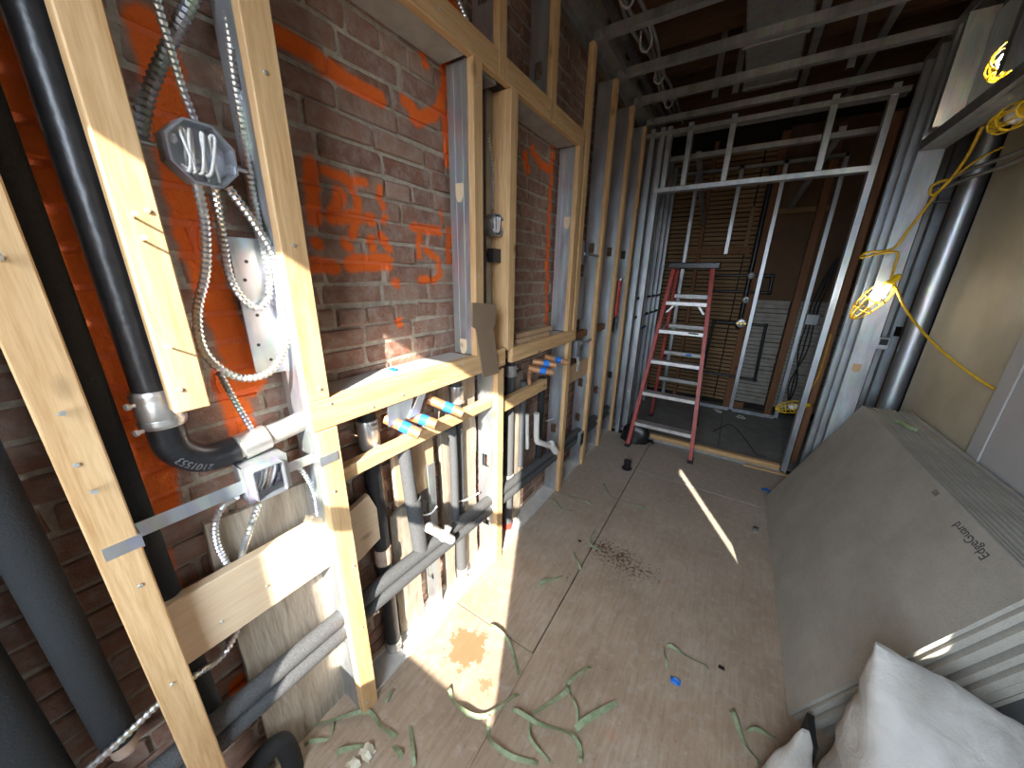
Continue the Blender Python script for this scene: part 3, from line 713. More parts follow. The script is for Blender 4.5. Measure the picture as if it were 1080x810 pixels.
MB().box(-.93, -.90, 1.25, 1.306, 1.575, 1.63).build('mount_plate', 'dark_sheet', t)
# square box on its bracket bar
t = thing('square_box', 'square steel electrical box on a strap bracket below the elbow', 'electrical box', (-.92, .29, 1.03))
c = V3((-.905, .292, 1.035))
m_ = MB(); hw = .048; y0, y1, z0, z1 = c.y - hw, c.y + hw, c.z - hw, c.z + hw; x0, x1 = -.945, -.893
m_.box(x0, x0 + .002, y0, y1, z0, z1).box(x0, x1, y0, y0 + .002, z0, z1).box(x0, x1, y1 - .002, y1, z0, z1).box(x0, x1, y0, y1, z0, z0 + .002).box(x0, x1, y0, y1, z1 - .002, z1)
m_.build('box_shell', 'galvanized', t)
m_ = MB(); x0, x1 = -.893, -.873; yi0, yi1, zi0, zi1 = c.y - .032, c.y + .030, c.z - .040, c.z + .036
m_.box(x0, x0 + .003, y0, yi0, z0, z1).box(x0, x0 + .003, yi1, y1, z0, z1).box(x0, x0 + .003, yi0, yi1, z0, zi0).box(x0, x0 + .003, yi0, yi1, zi1, z1)
m_.box(x0, x1, yi0 - .003, yi0, zi0, zi1).box(x0, x1, yi1, yi1 + .003, zi0, zi1).box(x0, x1, yi0, yi1, zi0 - .003, zi0).box(x0, x1, yi0, yi1, zi1, zi1 + .003)
m_.build('raised_cover', 'galvanized', t)
for k, mt in enumerate(('white_wire', 'white_wire', 'mud', 'white_wire', 'rubber')):
    yy = c.y - .02 + k * .010
    MB().tube(smooth_path([(-.93, yy, c.z - .045), (-.905, yy + .004, c.z - .01), (-.90, yy + .012, c.z + .02), (-.925, yy + .01, c.z + .03)], 5), .0028, 8).build('wire', mt, t, True)
br = MB().box(-.900, -.898, .064, .246, c.z - .016, c.z + .016).build('bracket_bar', 'galvanized', t)
br2 = MB().box(-.900, -.898, .338, .404, c.z - .014, c.z + .014).build('bracket_bar', 'galvanized', t)
MB().box(XF, XF + .002, .018, .064, c.z - .012, c.z + .014).box(-.9, XF + .002, .064, .067, c.z - .014, c.z + .016).build('bracket_tab', 'galvanized', br)
MB().box(XF, XF + .002, .405, .452, c.z - .012, c.z + .014).box(-.9, XF + .002, .402, .405, c.z - .014, c.z + .016).build('bracket_tab', 'galvanized', br2)
# long nail plate behind conduit
t = tag(MB().box(-.955, -.951, .335, .402, 1.275, 1.59).box(-.955, -.935, .400, .402, 1.275, 1.59).build('steel_plate', 'galvanized'), 'long bright steel plate behind the conduit loops', 'plate')
for z in (1.31, 1.35, 1.42, 1.50, 1.54):
    MB().lathe((-.9515, .352 + (z * 37 % .03), z), X, [(0, .004), (.0012, .004)], 8).build('hole_shade_disc', 'rubber', t)  # dark discs paint the shade of screw holes, plate is not pierced
# nails left sticking out of near studs
for y, z, s_ in ((.18, 1.60, 'upper nail'), (.183, 1.565, 'second nail'), (.175, 1.385, 'lowest nail')):
    MB().lathe((XF - .004, y, z), V3((1, -.1, .12)), [(0, .0022), (.03, .0022), (.0302, .0045), (.033, .004)], 8).build('bent_nail', 'nail', s2)
for z in (1.30, 1.53, 1.16):
    MB().lathe((XF - .004, .03, z), V3((1, .2, .25)), [(0, .0022), (.026, .0022), (.0262, .0045), (.029, .004)], 8).build('bent_nail', 'nail', s1)
# boxes on the far studs
t = thing('switch_box', 'slim steel switch box on the stud right of the second niche', 'electrical box', (-.88, 2.2, .98))
MB().box(-.915, -.87, 2.20, 2.26, .98, 1.10).build('box_shell', 'galvanized', t)
MB().box(-.872, -.868, 2.26, 2.50, 1.065, 1.085).build('bracket_bar', 'galvanized', t)
for k in range(3): MB().tube(smooth_path([(-.87, 2.215 + k * .012, .985), (-.865, 2.22 + k * .012, .93), (-.87, 2.225 + k * .014, .88)], 4), .003, 6).build('wire', 'white_wire' if k != 1 else 'rubber', t)
t = thing('switch_box', 'tall grey steel cover plate on the stud right of the second niche', 'electrical box', (-.90, 2.25, 1.24))
MB().cham(-.935, -.89, 2.165, 2.30, 1.245, 1.525, .003).build('cover_plate', 'galvanized', t)
t = thing('switch_box', 'low steel outlet box near the floor on the same stud bay', 'electrical box', (-.9, 2.32, .22))
MB().box(-.884, -.862, 2.40, 2.48, .20, .32).build('box_shell', 'galvanized', t)
MB().box(-.862, -.859, 2.41, 2.465, .215, .305).build('shade_plate', 'rubber', t)  # flat dark slab painting the shade inside the box
t = thing('switch_box', 'small steel box high up beside the second niche', 'electrical box', (-.88, 2.16, 1.62))
MB().box(-.91, -.872, 2.155, 2.20, 1.60, 1.74).build('box_shell', 'galvanized', t)
MB().box(-.872, -.868, 2.20, 2.48, 1.655, 1.672).build('bracket_bar', 'galvanized', t)
for a, lab in ((2.13, 'first'), (2.56, 'second')):
    o = tag(MB().cham(-.95, -.905, a, a + .34, 1.10, 1.15, .004).build('old_pipe_block', 'old_timber'), 'dark old timber nogging in the %s bay right of the second niche' % lab, 'nogging')
t = thing('red_tool', 'slim red tool with black grip hanging between the last two wooden studs', 'tool', (-.88, 3.06, 1.16))
MB().tube([(-.885, 3.08, 1.20), (-.885, 3.09, 1.50)], .022, 12).build('red_barrel', 'red_paint', t, True)
MB().tube([(-.885, 3.11, 1.20), (-.885, 3.13, 1.52)], .007, 8).build('push_rod', 'silver_band', t, True)
MB().cham(-.90, -.87, 3.04, 3.12, 1.06, 1.19, .006).build('black_grip', 'black_plastic', t)
MB().tube([(-.887, 3.13, 1.515), (-.888, 3.288, 1.53)], .003, 6).build('hang_hook', 'silver_band', t)

# ------------------------------------------------------------------ ceiling framing
G4 = 'ceiling channels over the room'
for k, (y, x1, lab) in enumerate(((2.075, .66, 'ceiling channel nearest the camera'), (2.485, .66, 'second ceiling channel from the camera'), (2.885, .66, 'third ceiling channel, in front of the doorway partition'), (3.285, .66, 'ceiling channel along the top of the doorway partition'))):
    tag(MB().channel((-.86, y, 2.69), Y, Z, X, .041, .040, x1 + .86 + (.12 if k == 2 else 0), lip=.008).build('ceiling_channel', 'galv_dull'), lab, 'ceiling channel', G4)
tag(MB().channel((.655, -.3, 2.745), X, -Z, Y, .095, .055, 3.6, lip=0).build('ceiling_track', 'galv_dull'), 'dark ceiling track along the right-hand partition', 'track')
tag(MB().channel((-.84, 1.2, 2.84), X, Z, Y, .035, .03, 2.5, lip=0).build('ceiling_track', 'galv_dull'), 'upper carrying channel above the brick-side ceiling track', 'track')
t = thing('sheet_metal_duct', 'grey sheet-metal duct above the ceiling channels', 'duct', (-.05, 2.7, 2.80))
MB().cham(-.22, .06, 1.6, 3.42, 2.82, 3.02, .004).build('duct_body', 'galv_dull', t)
for y in (2.2, 2.8, 3.35): MB().cham(-.235, .075, y, y + .025, 2.808, 3.03, .003).build('seam_band', 'galv_dull', t)
for k, (x, lab) in enumerate(((-.72, 'leftmost'), (-.69, 'middle'), (-.655, 'rightmost'))):
    pts = [(x + .01 * math.sin(i * 1.7 + k), 1.5 + i * .3, 2.80 + .035 * math.sin(i * 2.1 + k * 1.3)) for i in range(8)]
    conduit2 = tag(MB().tube(smooth_path(pts, 8), .010, 8).build('overhead_cable', 'galv_dull', None, True), '%s of the grey cables bundled above the left ceiling' % lab, 'cable', 'overhead cable bundle')
for k in range(4):
    y = 1.95 + k * .38
    o = MB().tube(smooth_path([(-.71 + k * .012, y, 2.80), (-.70, y + .03, 2.74), (-.67, y + .06, 2.73), (-.65, y + .05, 2.78), (-.66, y - .1, 2.82)], 6), .006, 8).build('cable_loop', 'grey_pipe', None, True)
    tag(o, ('first', 'second', 'third', 'fourth')[k] + ' looped pale cable in the overhead bundle from the camera', 'cable', 'overhead cable loops')
for k, (x, lab) in enumerate(((.10, 'left'), (.42, 'right'))):
    tag(MB().channel((x, 1.9, 2.90), X, Z, Y, .04, .03, 2.4, lip=0).build('carrying_channel', 'galv_dull'), '%s long carrying channel above the ceiling channels' % lab, 'ceiling channel', 'carrying channels')
for k, (x, lab) in enumerate(((-.40, 'left of the duct'), (-.28, 'hard by the duct'), (.30, 'right of the duct'))):
    tag(MB().channel((x, 3.15, 2.73), X, Y, Z, .035, .02, .55, lip=0).build('hanger_stud', 'galv_dull'), 'short metal hanger rising to the joists %s' % lab, 'hanger', 'ceiling hangers')

# ------------------------------------------------------------------ doorway partition and rear closet
YP = 3.30
G5 = 'doorway partition studs'
def pstud(label, x, z0, z1, y=YP, w_=.035, d=.07, name='metal_stud', group=G5, mat='galvanized', flip=False):
    return tag(MB().channel((x, y, z0), X, Y, Z, w_, d, z1 - z0, lip=.008).build(name, mat), label, 'stud', group)
tag(MB().channel((-.74, YP - .003, 2.20), Z, Y, X, .032, .075, 1.33, lip=0).build('door_lintel', 'galvanized'), 'metal lintel track across the top of the doorway', 'lintel')
pstud('metal jamb stud on the left of the doorway', -.745, 0, 2.66)
pstud('metal jamb stud on the right of the doorway', .560, 0, 2.66)
pstud('metal cripple stud at the left end above the lintel', -.695, 2.235, 2.66)
pstud('metal cripple stud second from left above the lintel', -.545, 2.235, 2.66)
pstud('metal cripple stud in the middle above the lintel', -.265, 2.235, 2.66)
pstud('metal cripple stud at the right above the lintel', .285, 2.235, 2.66)
pstud('metal stud squeezed between the last wooden stud and the doorway', -.82, 0, 2.66)
tag(MB().channel((-.86, YP - .01, 2.60), Z, Y, X, .03, .085, 1.5, lip=0).build('partition_top_track', 'galv_dull'), 'top track of the doorway partition', 'track')
tag(MB().channel((-.72, YP, .0005), Y, Z, X, .085, .022, 1.30, t=.0015, lip=0).build('threshold_track', 'galvanized'), 'blue-grey metal floor track across the doorway', 'track')
tag(MB().cham(-.70, .555, YP + .035, YP + .082, .003, .05, .003).build('threshold_board', 'pine_x'), 'pale wooden threshold strip lying in the doorway track', 'board')
tag(MB().cham(.30, .66, YP - .035, YP - .004, 0, .012, .002).build('threshold_strip', 'pine_x'), 'thin wooden strip on the floor by the right jamb', 'board')
# closet side studs
G6 = 'closet left wall studs'
for k, y in enumerate((3.52, 3.75, 3.98, 4.22, 4.46)):
    tag(MB().channel((-.90, y, 0), X, Y, Z, .12, .041, 2.66, (1.2, 1.6)).build('metal_stud', 'galvanized'), ('first', 'second', 'third', 'fourth', 'fifth')[k] + ' metal stud of the closet left wall counted from the doorway', 'stud', G6)
tag(MB().tube([(-.80, 3.40, 1.34), (-.79, 4.5, 1.34)], .014, 10).build('black_conduit', 'rubber'), 'upper black conduit through the closet left studs', 'conduit')
tag(MB().tube([(-.80, 3.40, 1.16), (-.79, 4.5, 1.16)], .014, 10).build('black_conduit', 'rubber'), 'lower black conduit through the closet left studs', 'conduit')
tag(MB().box(-.79, -.775, 3.6, 3.9, 1.02, 1.04).build('blue_tag', 'blue_tape'), 'short strip of blue tape on the closet left studs', 'tape')
YB = 4.70
G7 = 'closet back wall metal studs'
for x, z0, z1, lab in ((-.625, 0, 2.66, 'leftmost metal stud of the closet back wall'), (-.215, 1.80, 2.66, 'short upper metal stud of the closet back wall'), (.155, 0, 2.66, 'metal stud behind the round shower valves'), (.60, 0, 2.66, 'rightmost metal stud of the closet back wall')):
    pstud(lab, x, z0, z1, YB, .035, .05, group=G7)
tag(MB().channel((-.86, YB, .0005), Y, Z, X, .07, .02, 1.5, t=.0015, lip=0).build('closet_floor_track', 'galvanized'), 'blue-grey floor track along the closet back wall', 'track')
tag(MB().channel((-.86, YB, 2.63), Z, Y, X, .03, .07, 1.5, lip=0).build('closet_top_track', 'galv_dull'), 'top track of the closet back wall', 'track')
tag(MB().channel((-.80, 3.62, 2.50), Z, Y, X, .035, .05, 1.42, lip=0).build('closet_ceiling_channel', 'galv_dull'), 'metal channel hung inside the closet above the lintel', 'ceiling channel')
tag(MB().hexa([(-.52, 3.7, 2.53), (-.48, 3.7, 2.53), (-.44, 4.6, 2.1), (-.48, 4.6, 2.1), (-.52, 3.7, 2.57), (-.48, 3.7, 2.57), (-.44, 4.6, 2.14), (-.48, 4.6, 2.14)]).build('brace', 'galv_dull'), 'slanting metal brace on the left above the doorway', 'brace')
tag(MB().hexa([(.40, 3.7, 2.55), (.44, 3.7, 2.55), (.30, 4.6, 2.2), (.26, 4.6, 2.2), (.40, 3.7, 2.59), (.44, 3.7, 2.59), (.30, 4.6, 2.24), (.26, 4.6, 2.24)]).build('brace', 'galv_dull'), 'slanting metal brace on the right above the doorway', 'brace')
# lath on the back wall
rr = random.Random(5)
def laths(x0, x1, z0, z1, mat, step=.047, h=.034, y=4.865):
    z = z0
    while z < z1:
        dz = rr.uniform(-.004, .004)
        m_ = MB(); a = x0 + rr.uniform(0, .004); b_ = x1 - rr.uniform(0, .004)
        m_.hexa([(a, y, z), (b_, y, z + dz), (b_, y + .014, z + dz), (a, y + .014, z), (a, y - rr.uniform(0, .006), z + h), (b_, y - rr.uniform(0, .006), z + h + dz), (b_, y + .014, z + h + dz), (a, y + .014, z + h)])
        m_.build('lath', mat, wb); z += step
laths(-.98, -.50, .08, 2.9, 'lath_wood'); laths(-.46, -.03, .08, 2.9, 'lath_wood')
laths(-.02, .12, .08, 2.9, 'lath_wood'); laths(.17, .50, .10, 1.30, 'plaster', .047, .042); laths(.58, .99, .10, 1.30, 'plaster', .047, .042)
MB().box(.16, 1.0, 4.88, 4.90, 1.31, 3.0).build('brown_panel', 'brown_paper', wb)
for x, wd, mat in ((-.50, .04, 'old_timber'), (.085, .075, 'old_timber'), (.51, .07, 'old_timber')):
    MB().cham(x, x + wd, 4.80, 4.86, 0, 2.95, .004).build('old_post', mat, wb)
MB().cham(-.64, .03, 4.79, 4.84, 1.80, 1.87, .004).build('old_rail', 'old_timber', wb)
MB().cham(.17, .30, 4.80, 4.86, .02, .10, .003).build('old_rail', 'old_timber', wb)
MB().cham(.05, .65, 4.84, 4.87, 2.20, 2.25, .003).build('old_rail', 'lath_wood', wb)
MB().cham(-.045, -.005, 4.80, 4.835, 1.86, 2.28, .003).build('old_rail', 'lath_wood', wb)
# shower rough-in: black pipe rectangles and round valves
sh = thing('shower_plumbing', 'black shower pipes in rectangles with three round silver valves on the closet back wall', 'plumbing', (.08, 4.75, .4))
def loop(pts, r=.016, y=4.768):
    m_ = MB()
    for a, b_ in zip(pts, pts[1:]): m_.tube([(a[0], y, a[1]), (b_[0], y, b_[1])], r, 10)
    for a in pts: m_.lathe((a[0], y, a[1] - r * 1.25), Z, [(0, r * .9), (r * .6, r * 1.35), (r * 1.9, r * 1.35), (r * 2.5, r * .9)], 10)
    m_.build('supply_loop', 'black_iron', sh, True)
loop([(.075, 2.6), (.075, 1.02)], .026)
loop([(-.25, 1.575), (.28, 1.575), (.285, 1.40), (-.25, 1.40)])
loop([(.06, 1.045), (.325, 1.045), (.345, .41), (-.40, .43)])
loop([(.06, 1.045), (-.185, 1.045), (-.20, .50)])
for x, z, r in ((.088, 1.575, .036), (.086, 1.315, .038), (.090, 1.055, .050)):
    vv = MB().lathe((x, 4.743, z), -Y, [(0, r * .7), (.01, r), (.03, r), (.034, r * .85)], 18).build('valve', 'silver_band', sh, True)
    MB().lathe((x, 4.708, z), -Y, [(0, r * .4), (.012, r * .4)], 12).build('valve_core', 'dark_sheet', vv, True)
    if r == .05:
        for dx in (-.035, 0, .035): MB().lathe((x + dx, 4.708, z), -Y, [(0, .012), (.02, .012)], 10).build('brass_port', 'brass', vv)
t = thing('junction_box', 'grey junction box with cables between the right-hand closet studs', 'electrical box', (.645, 4.70, 1.1))
MB().cham(.642, .75, 4.70, 4.76, 1.09, 1.20, .004).build('box_shell', 'galv_dull', t)
for k in range(3):
    MB().tube(smooth_path([(.665 + k * .03, 4.73, 1.2), (.665 + k * .03, 4.73, 1.3), (.69 + k * .03, 4.73, 1.5), (.76, 4.74, 1.75)], 5), .009, 8).build('cable', 'rubber', t)
    MB().tube(smooth_path([(.665 + k * .03, 4.73, 1.09), (.66 + k * .035, 4.73, .8), (.72 - k * .03, 4.73, .45), (.70, 4.74, .2)], 5), .006, 8).build('cable', 'rubber', t)
pipe('extension_cord', 'dark cord lying across the closet floor', [fl(752, 455), fl(770, 448), fl(785, 462), fl(797, 478), fl(808, 482)], .005, 'rubber', 'cord')
tag(MB().cham(.655, .70, 3.6, 3.64, 0, 2.6, .003).build('old_post', 'old_timber'), 'old brown post just inside the closet on the right', 'post')
for k, (q, lab) in enumerate((((757, 434), 'left'), ((772, 433), 'middle'), ((781, 440), 'right'))):
    p = fl(*q); pp = [p + V3((.05 * math.cos(a * 2.3 + k), .05 * math.sin(a * 1.9), .004 + .004 * (a % 2))) for a in range(6)]
    tag(MB().tube(smooth_path(pp, 4), .004, 6).build('wire_scrap', 'white_wire'), '%s pale wire scrap on the closet floor by the back track' % lab, 'scrap', 'wire scraps')

# ------------------------------------------------------------------ right-hand partition
G8 = 'right-hand partition studs'
def rstud(label, y, z0, z1, holes=(), mat='galvanized', x=.65, d=.041, w_=.095):
    return tag(MB().channel((x, y, z0), X, Y, Z, w_, d, z1 - z0, holes, lip=.010).build('metal_stud', mat), label, 'stud', G8)
j1 = rstud('wide bright metal stud under the lit work lamp', 2.84, 0, 2.69)
rstud('metal stud behind the wide bright one on the right', 3.00, 0, 2.69, (.6, 1.45), x=.645)
rstud('corner metal stud by the right door jamb', 3.16, 0, 2.69, (), x=.64)
rstud('inner metal stud of the corner bundle', 3.24, 0, 2.69, (), 'galv_dull', .655)
tag(MB().channel((.65, .9, 2.172), X, Z, Y, .095, .05, 1.94, lip=0).build('header_track', 'galv_dull'), 'long metal header track over the opening in the right-hand partition', 'track')
tag(MB().box(.735, .745, 2.345, 2.74, 2.225, 2.66).build('metal_wallboard', 'galvanized'), 'bright sheet-metal panel above the header track', 'panel')
rstud('cripple stud at the left of the bright panel above the header', 2.75, 2.25, 2.69, (), 'galv_dull')
rstud('cripple stud at the right of the bright panel above the header', 2.20, 2.25, 2.69, (), 'galv_dull')
tag(MB().box(.738, .745, 1.2, 2.19, 2.255, 2.68).build('black_wallboard', 'dark_sheet'), 'dark glossy panel above the header at the upper right corner', 'panel')
# knockout showing orange wood: plugs on the wide stud
for x, y, z, lab in ((.69, 2.836, 1.03, 'upper'), (.70, 2.836, .52, 'lower')):
    p = MB().prism([(x - .02, y, z - .022), (x, y, z - .034), (x + .02, y, z - .022), (x + .02, y, z + .02), (x - .02, y, z + .02)], (0, 1, 0), .004)
    p.build('knockout_plug', 'ply_scrap', j1)
# framing seen beyond the opening
tag(MB().channel((.96, 3.48, 0), X, Y, Z, .07, .041, 2.66, (1.2,)).build('metal_stud', 'galvanized'), 'blue-grey stud left of the brown post beyond the opening', 'stud', G8)
tag(MB().channel((.955, 3.62, .0), X, Y, Z, .03, .02, 2.66, lip=0).build('metal_stud', 'aluminium'), 'slim bright stud edge beyond the opening', 'stud', G8)
tag(MB().cham(.985, 1.02, 3.30, 3.40, 0, 2.66, .003).build('old_post', 'old_timber'), 'red-brown wooden post beyond the opening', 'post')
tag(MB().tube([(.975, 3.15, 0), (.975, 3.15, 2.66)], .05, 20).build('metal_post', 'galvanized', None, True), 'rounded bright metal post at the edge of the tan wallboard', 'post')
tag(MB().channel((.78, 3.20, 1.98), X, Z, Y, .25, .04, .05, lip=0).build('bridging_channel', 'galv_dull'), 'small bridging channel high beyond the opening', 'track')
for k, (z, lab) in enumerate(((2.07, 'upper'), (2.03, 'lower'))):
    tag(MB().tube(smooth_path([(.80, 3.1, z - .04), (.86, 2.9, z), (.95, 2.75, z + .03), (.97, 2.5, z + .05)], 5), .010, 8).build('grey_cable', 'galv_dull', None, True), '%s grey cable crossing to the tan wallboard' % lab, 'cable')
t = thing('outlet_box', 'small steel outlet box behind the wide bright stud', 'electrical box', (.86, 3.3, 1.02))
p = wy(931, 364, 3.25); MB().cham(p.x - .03, p.x + .03, 3.25, 3.30, p.z - .03, p.z + .05, .003).build('box_shell', 'galvanized', t)
MB().box(p.x - .02, p.x + .02, 3.247, 3.25, p.z + .0, p.z + .04).build('shade_plate', 'rubber', t)  # thin dark slab in place of the shaded box interior
MB().box(.746, p.x - .03, 3.26, 3.264, p.z, p.z + .02).build('bracket_bar', 'galvanized', t)

# ------------------------------------------------------------------ work lights on a yellow cord
def lamp(label, socket, tip, lit, r=.05, power=0, shell=.5):
    S, T = V3(socket), V3(tip); d = (T - S); L = d.length; d.normalize()
    u = d.cross(Z).normalized(); v_ = d.cross(u)
    t = thing('work_light', label, 'work light', S, 'caged work lights')
    MB().lathe(S - d * .02, d, [(-.035, .013), (-.03, .016), (.0, .016), (.004, .021), (.03, .021)], 14).build('socket', 'yellow_plastic', t, True)
    MB().lathe(S - d * .06, d, [(0, .008), (.006, .012), (.02, .012)], 10).build('hook', 'rubber', t, True)
    prof = [(.0, .026), (.15, r * .9), (.4, r), (.7, r * .85), (.9, r * .5), (1, r * .12)]
    cg = MB()
    for k in range(8):
        a = 2 * math.pi * k / 8
        cg.tube(smooth_path([S + d * (f * L) + (u * math.cos(a) + v_ * math.sin(a)) * rr_ for f, rr_ in prof], 4), .0028, 6)
    for f, rr_ in ((.02, .028), (.4, r), (.7, r * .86), (.93, r * .4)):
        cg.tube([S + d * f * L + (u * math.cos(q) + v_ * math.sin(q)) * rr_ for q in [2 * math.pi * i / 20 for i in range(21)]], .0032, 6, False)
    cg.build('cage', 'yellow_plastic', t, True)
    MB().lathe(S, d, [(0, .012), (.02, .014), (.035, .022), (.055, .029), (.075, .029), (.09, .02), (.096, .004)], 16).build('bulb', 'bulb_lit' if lit else 'bulb_off', t, True)
    if lit:
        l = bpy.data.lights.new('bulb_light', 'POINT'); l.energy = power; l.shadow_soft_size = .03; l.color = (1, .93, .80)
        lo = bpy.data.objects.new('bulb_light', l); COL.objects.link(lo); lo.location = S + d * .06 - V3(t['_o']) ; lo.parent = t
    return t
S1 = wy(938, 300, 2.70); lamp('lit yellow-caged work light hanging in front of the wide bright stud', S1, wy(898, 336, 2.66), True, .052, 5.0)
S2 = wy(846, 428, 3.55); t2 = lamp('unlit yellow-caged work light near the closet floor by the right jamb', S2, wy(818, 431, 3.5), False, .052)
MB().tube(smooth_path([S2, S2 + V3((.03, .02, -.02)), S2 + V3((.0, .05, .05)), V3((.67, 3.598, S2.z + .25)), V3((.67, 3.598, S2.z + .6))], 5), .005, 8).build('cord', 'yellow_cord', t2, True)
S3 = wx(1062, 76, .69); lamp('lit yellow-caged work light in the stud bay at the upper right corner', V3((.70, 2.28, 2.36)), V3((.70, 2.42, 2.30)), True, .05, 3.0)
lamp('yellow cage of a work light hanging below the header at the right edge', wx(1088, 112, .70), wx(1046, 136, .70), False, .04)
pipe('yellow_cord', 'yellow cord sagging from the lit lamp across the tan wallboard', [S1 + V3((.02, .0, .0)), wy(955, 326, 2.6), wy(975, 352, 2.5), wy(1005, 380, 2.4), wy(1045, 408, 2.3), wy(1085, 426, 2.2), wy(1140, 440, 2.1)], .006, 'yellow_cord', 'cord')
pipe('yellow_cord', 'yellow cord climbing from the lit lamp to the header', [S1, wy(944, 280, 2.72), wy(946, 266, 2.72), wy(925, 268, 2.70), wy(908, 272, 2.70), wy(915, 266, 2.72), wy(942, 262, 2.72), wy(960, 240, 2.68), wy(985, 208, 2.62), wy(1000, 190, 2.6), wy(983, 196, 2.6), wy(983, 206, 2.6), wy(1000, 192, 2.6), wy(1020, 165, 2.5), wy(1036, 134, 2.4)], .006, 'yellow_cord', 'cord')
pipe('yellow_cord', 'loose yellow cord end looping beside the header', [wy(1000, 190, 2.6), wy(1012, 182, 2.62), wy(1035, 166, 2.6), wy(1058, 155, 2.6)], .005, 'yellow_cord', 'cord')

# ------------------------------------------------------------------ cement boards leaning on the right
bF, bN = 2.81, 1.262
A0 = V3((.430, bN, 0)); up = V3((.335, 0, .805)).normalized(); nr = V3((-up.z, 0, up.x)); BHt = .872; BT = .0108
rb2 = random.Random(3)
for i in range(13):
    off = i * .0155 / up.z
    dn = 0 if i == 0 else rb2.uniform(-.014, .012); df = 0 if i == 0 else rb2.uniform(-.02, .004)
    base = V3((A0.x + off, 0, 0)); hh = BHt + (0 if i == 0 else rb2.uniform(-.006, .004))
    lab = 'front cement board of the leaning stack, its whole face showing' if i == 0 else 'rearmost cement board of the leaning stack, against the wall' if i == 12 else '%s cement board counted from the front of the leaning stack' % ('second third fourth fifth sixth seventh eighth ninth tenth eleventh twelfth'.split()[i - 1])
    m_ = MB(); c = .004
    c = .0032
    prof = [(0, c), (c, 0), (hh - c, 0), (hh, c), (hh, BT - c), (hh - c, BT), (c, BT), (0, BT - c)]
    y0, y1 = A0.y + dn, bF + df
    pr = [base - nr * d_ + up * u_ for u_, d_ in prof]
    m_.v = [V3((p.x, y0, p.z)) for p in pr] + [V3((p.x, y1, p.z)) for p in pr]
    k = len(pr); m_.f = [tuple(range(k)), tuple(reversed(range(k, 2 * k)))] + [(q, q + k, (q + 1) % k + k, (q + 1) % k) for q in range(k)]
    o = m_.build('cement_board', 'cement_board'); tag(o, lab, 'board', 'leaning cement boards')
    if i == 0:
        board0 = o; z0 = min(v_.z for v_ in m_.v); dz = -z0
    o.location.z += -min(v_.z for v_ in m_.v)
def board_text(body, size, u_, y, name):
    cu = bpy.data.curves.new(name, 'FONT'); cu.body = body; cu.size = size; cu.extrude = .0002
    to = bpy.data.objects.new('t', cu); COL.objects.link(to); bpy.context.view_layer.update()
    me = bpy.data.meshes.new_from_object(to.evaluated_get(bpy.context.evaluated_depsgraph_get())); bpy.data.objects.remove(to)
    O_ = V3((A0.x, y, 0)) + up * u_ + nr * .0006
    for v_ in me.vertices: v_.co = O_ + Y * v_.co.x - up * v_.co.y + nr * v_.co.z - V3(board0['_o'])
    me.materials.append(MAT['text_ink']); o = bpy.data.objects.new(name, me); COL.objects.link(o); o.parent = board0
board_text('EdgeGuard', .040, .835, 1.42, 'printed_name')
board_text('||||||', .022, .845, 1.76, 'printed_marks')
p = V3((.83, 2.55, .81))
o = MB().tube(smooth_path([p, p + V3((.02, -.05, .012)), p + V3((.03, -.10, .006)), p + V3((.045, -.13, .014))], 5), .012, 8, True).build('dark_scrap', 'green_strap', None, True)
tag(o, 'dark green scrap lying on top of the cement boards', 'scrap')

# ------------------------------------------------------------------ white sack
def sack(name, label, rings, mat='sack_cloth', amp=.012, seed=0, n=36):
    m_ = MB(); fine = []
    for A_, B_ in zip(rings, rings[1:]):
        fine += [tuple(a + (b_ - a) * k / 4 for a, b_ in zip(A_, B_)) for k in range(4)]
    rings = fine + [rings[-1]]
    for (cx, cy, cz, rx, ry, rot, tilt) in rings:
        for k in range(n):
            a = 2 * math.pi * k / n
            sx = math.copysign(abs(math.cos(a)) ** .75, math.cos(a)) * rx; sy = math.copysign(abs(math.sin(a)) ** .75, math.sin(a)) * ry
            p = V3((cx + sx * math.cos(rot) - sy * math.sin(rot), cy + sx * math.sin(rot) + sy * math.cos(rot), cz + tilt * sx))
            q = p * 9 + V3((seed, 0, 0))
            wr_ = amp * noise.noise(q) - amp * 1.3 * abs(noise.noise(p * 6 + V3((0, seed, p.z * 3)))) + amp * .8 * noise.noise(p * 24)
            m_.v.append(p + V3((math.cos(a), math.sin(a), .35)).normalized() * wr_ if cz > .01 else p)
    R_ = len(rings)
    for j in range(R_ - 1):
        for k in range(n):
            k2 = (k + 1) % n; m_.f.append((j * n + k, j * n + k2, (j + 1) * n + k2, (j + 1) * n + k))
    m_.f += [tuple(reversed(range(n))), tuple((R_ - 1) * n + k for k in range(n))]
    return tag(m_.build(name, mat, None, True), label, 'sack')
sack('white_sack', 'large white woven sack slumped against the cement boards', [
    (.69, 1.00, .0, .20, .17, .1, 0), (.69, 1.00, .07, .225, .185, .1, 0), (.69, 1.01, .20, .225, .17, .1, -.02), (.68, 1.03, .33, .215, .14, .1, -.08),
    (.67, 1.06, .44, .20, .095, .1, -.18), (.65, 1.09, .515, .18, .045, .1, -.26), (.64, 1.105, .555, .16, .014, .1, -.30)], seed=1, n=72)
sack('white_sack', 'small white sack corner sticking up left of the large sack', [
    (.385, .98, 0, .07, .05, .4, 0), (.39, .985, .10, .06, .04, .4, 0), (.395, 1.0, .19, .04, .024, .4, 0), (.395, 1.015, .27, .012, .006, .4, 0)], seed=5, amp=.006)
tag(rough((.0, .02, 0, .1, 0, .1), 9).build('rubble', 'rubber'), 'small dark rubble between the sack and the boards', 'rubble').location = V3((.47, 1.17, 0))

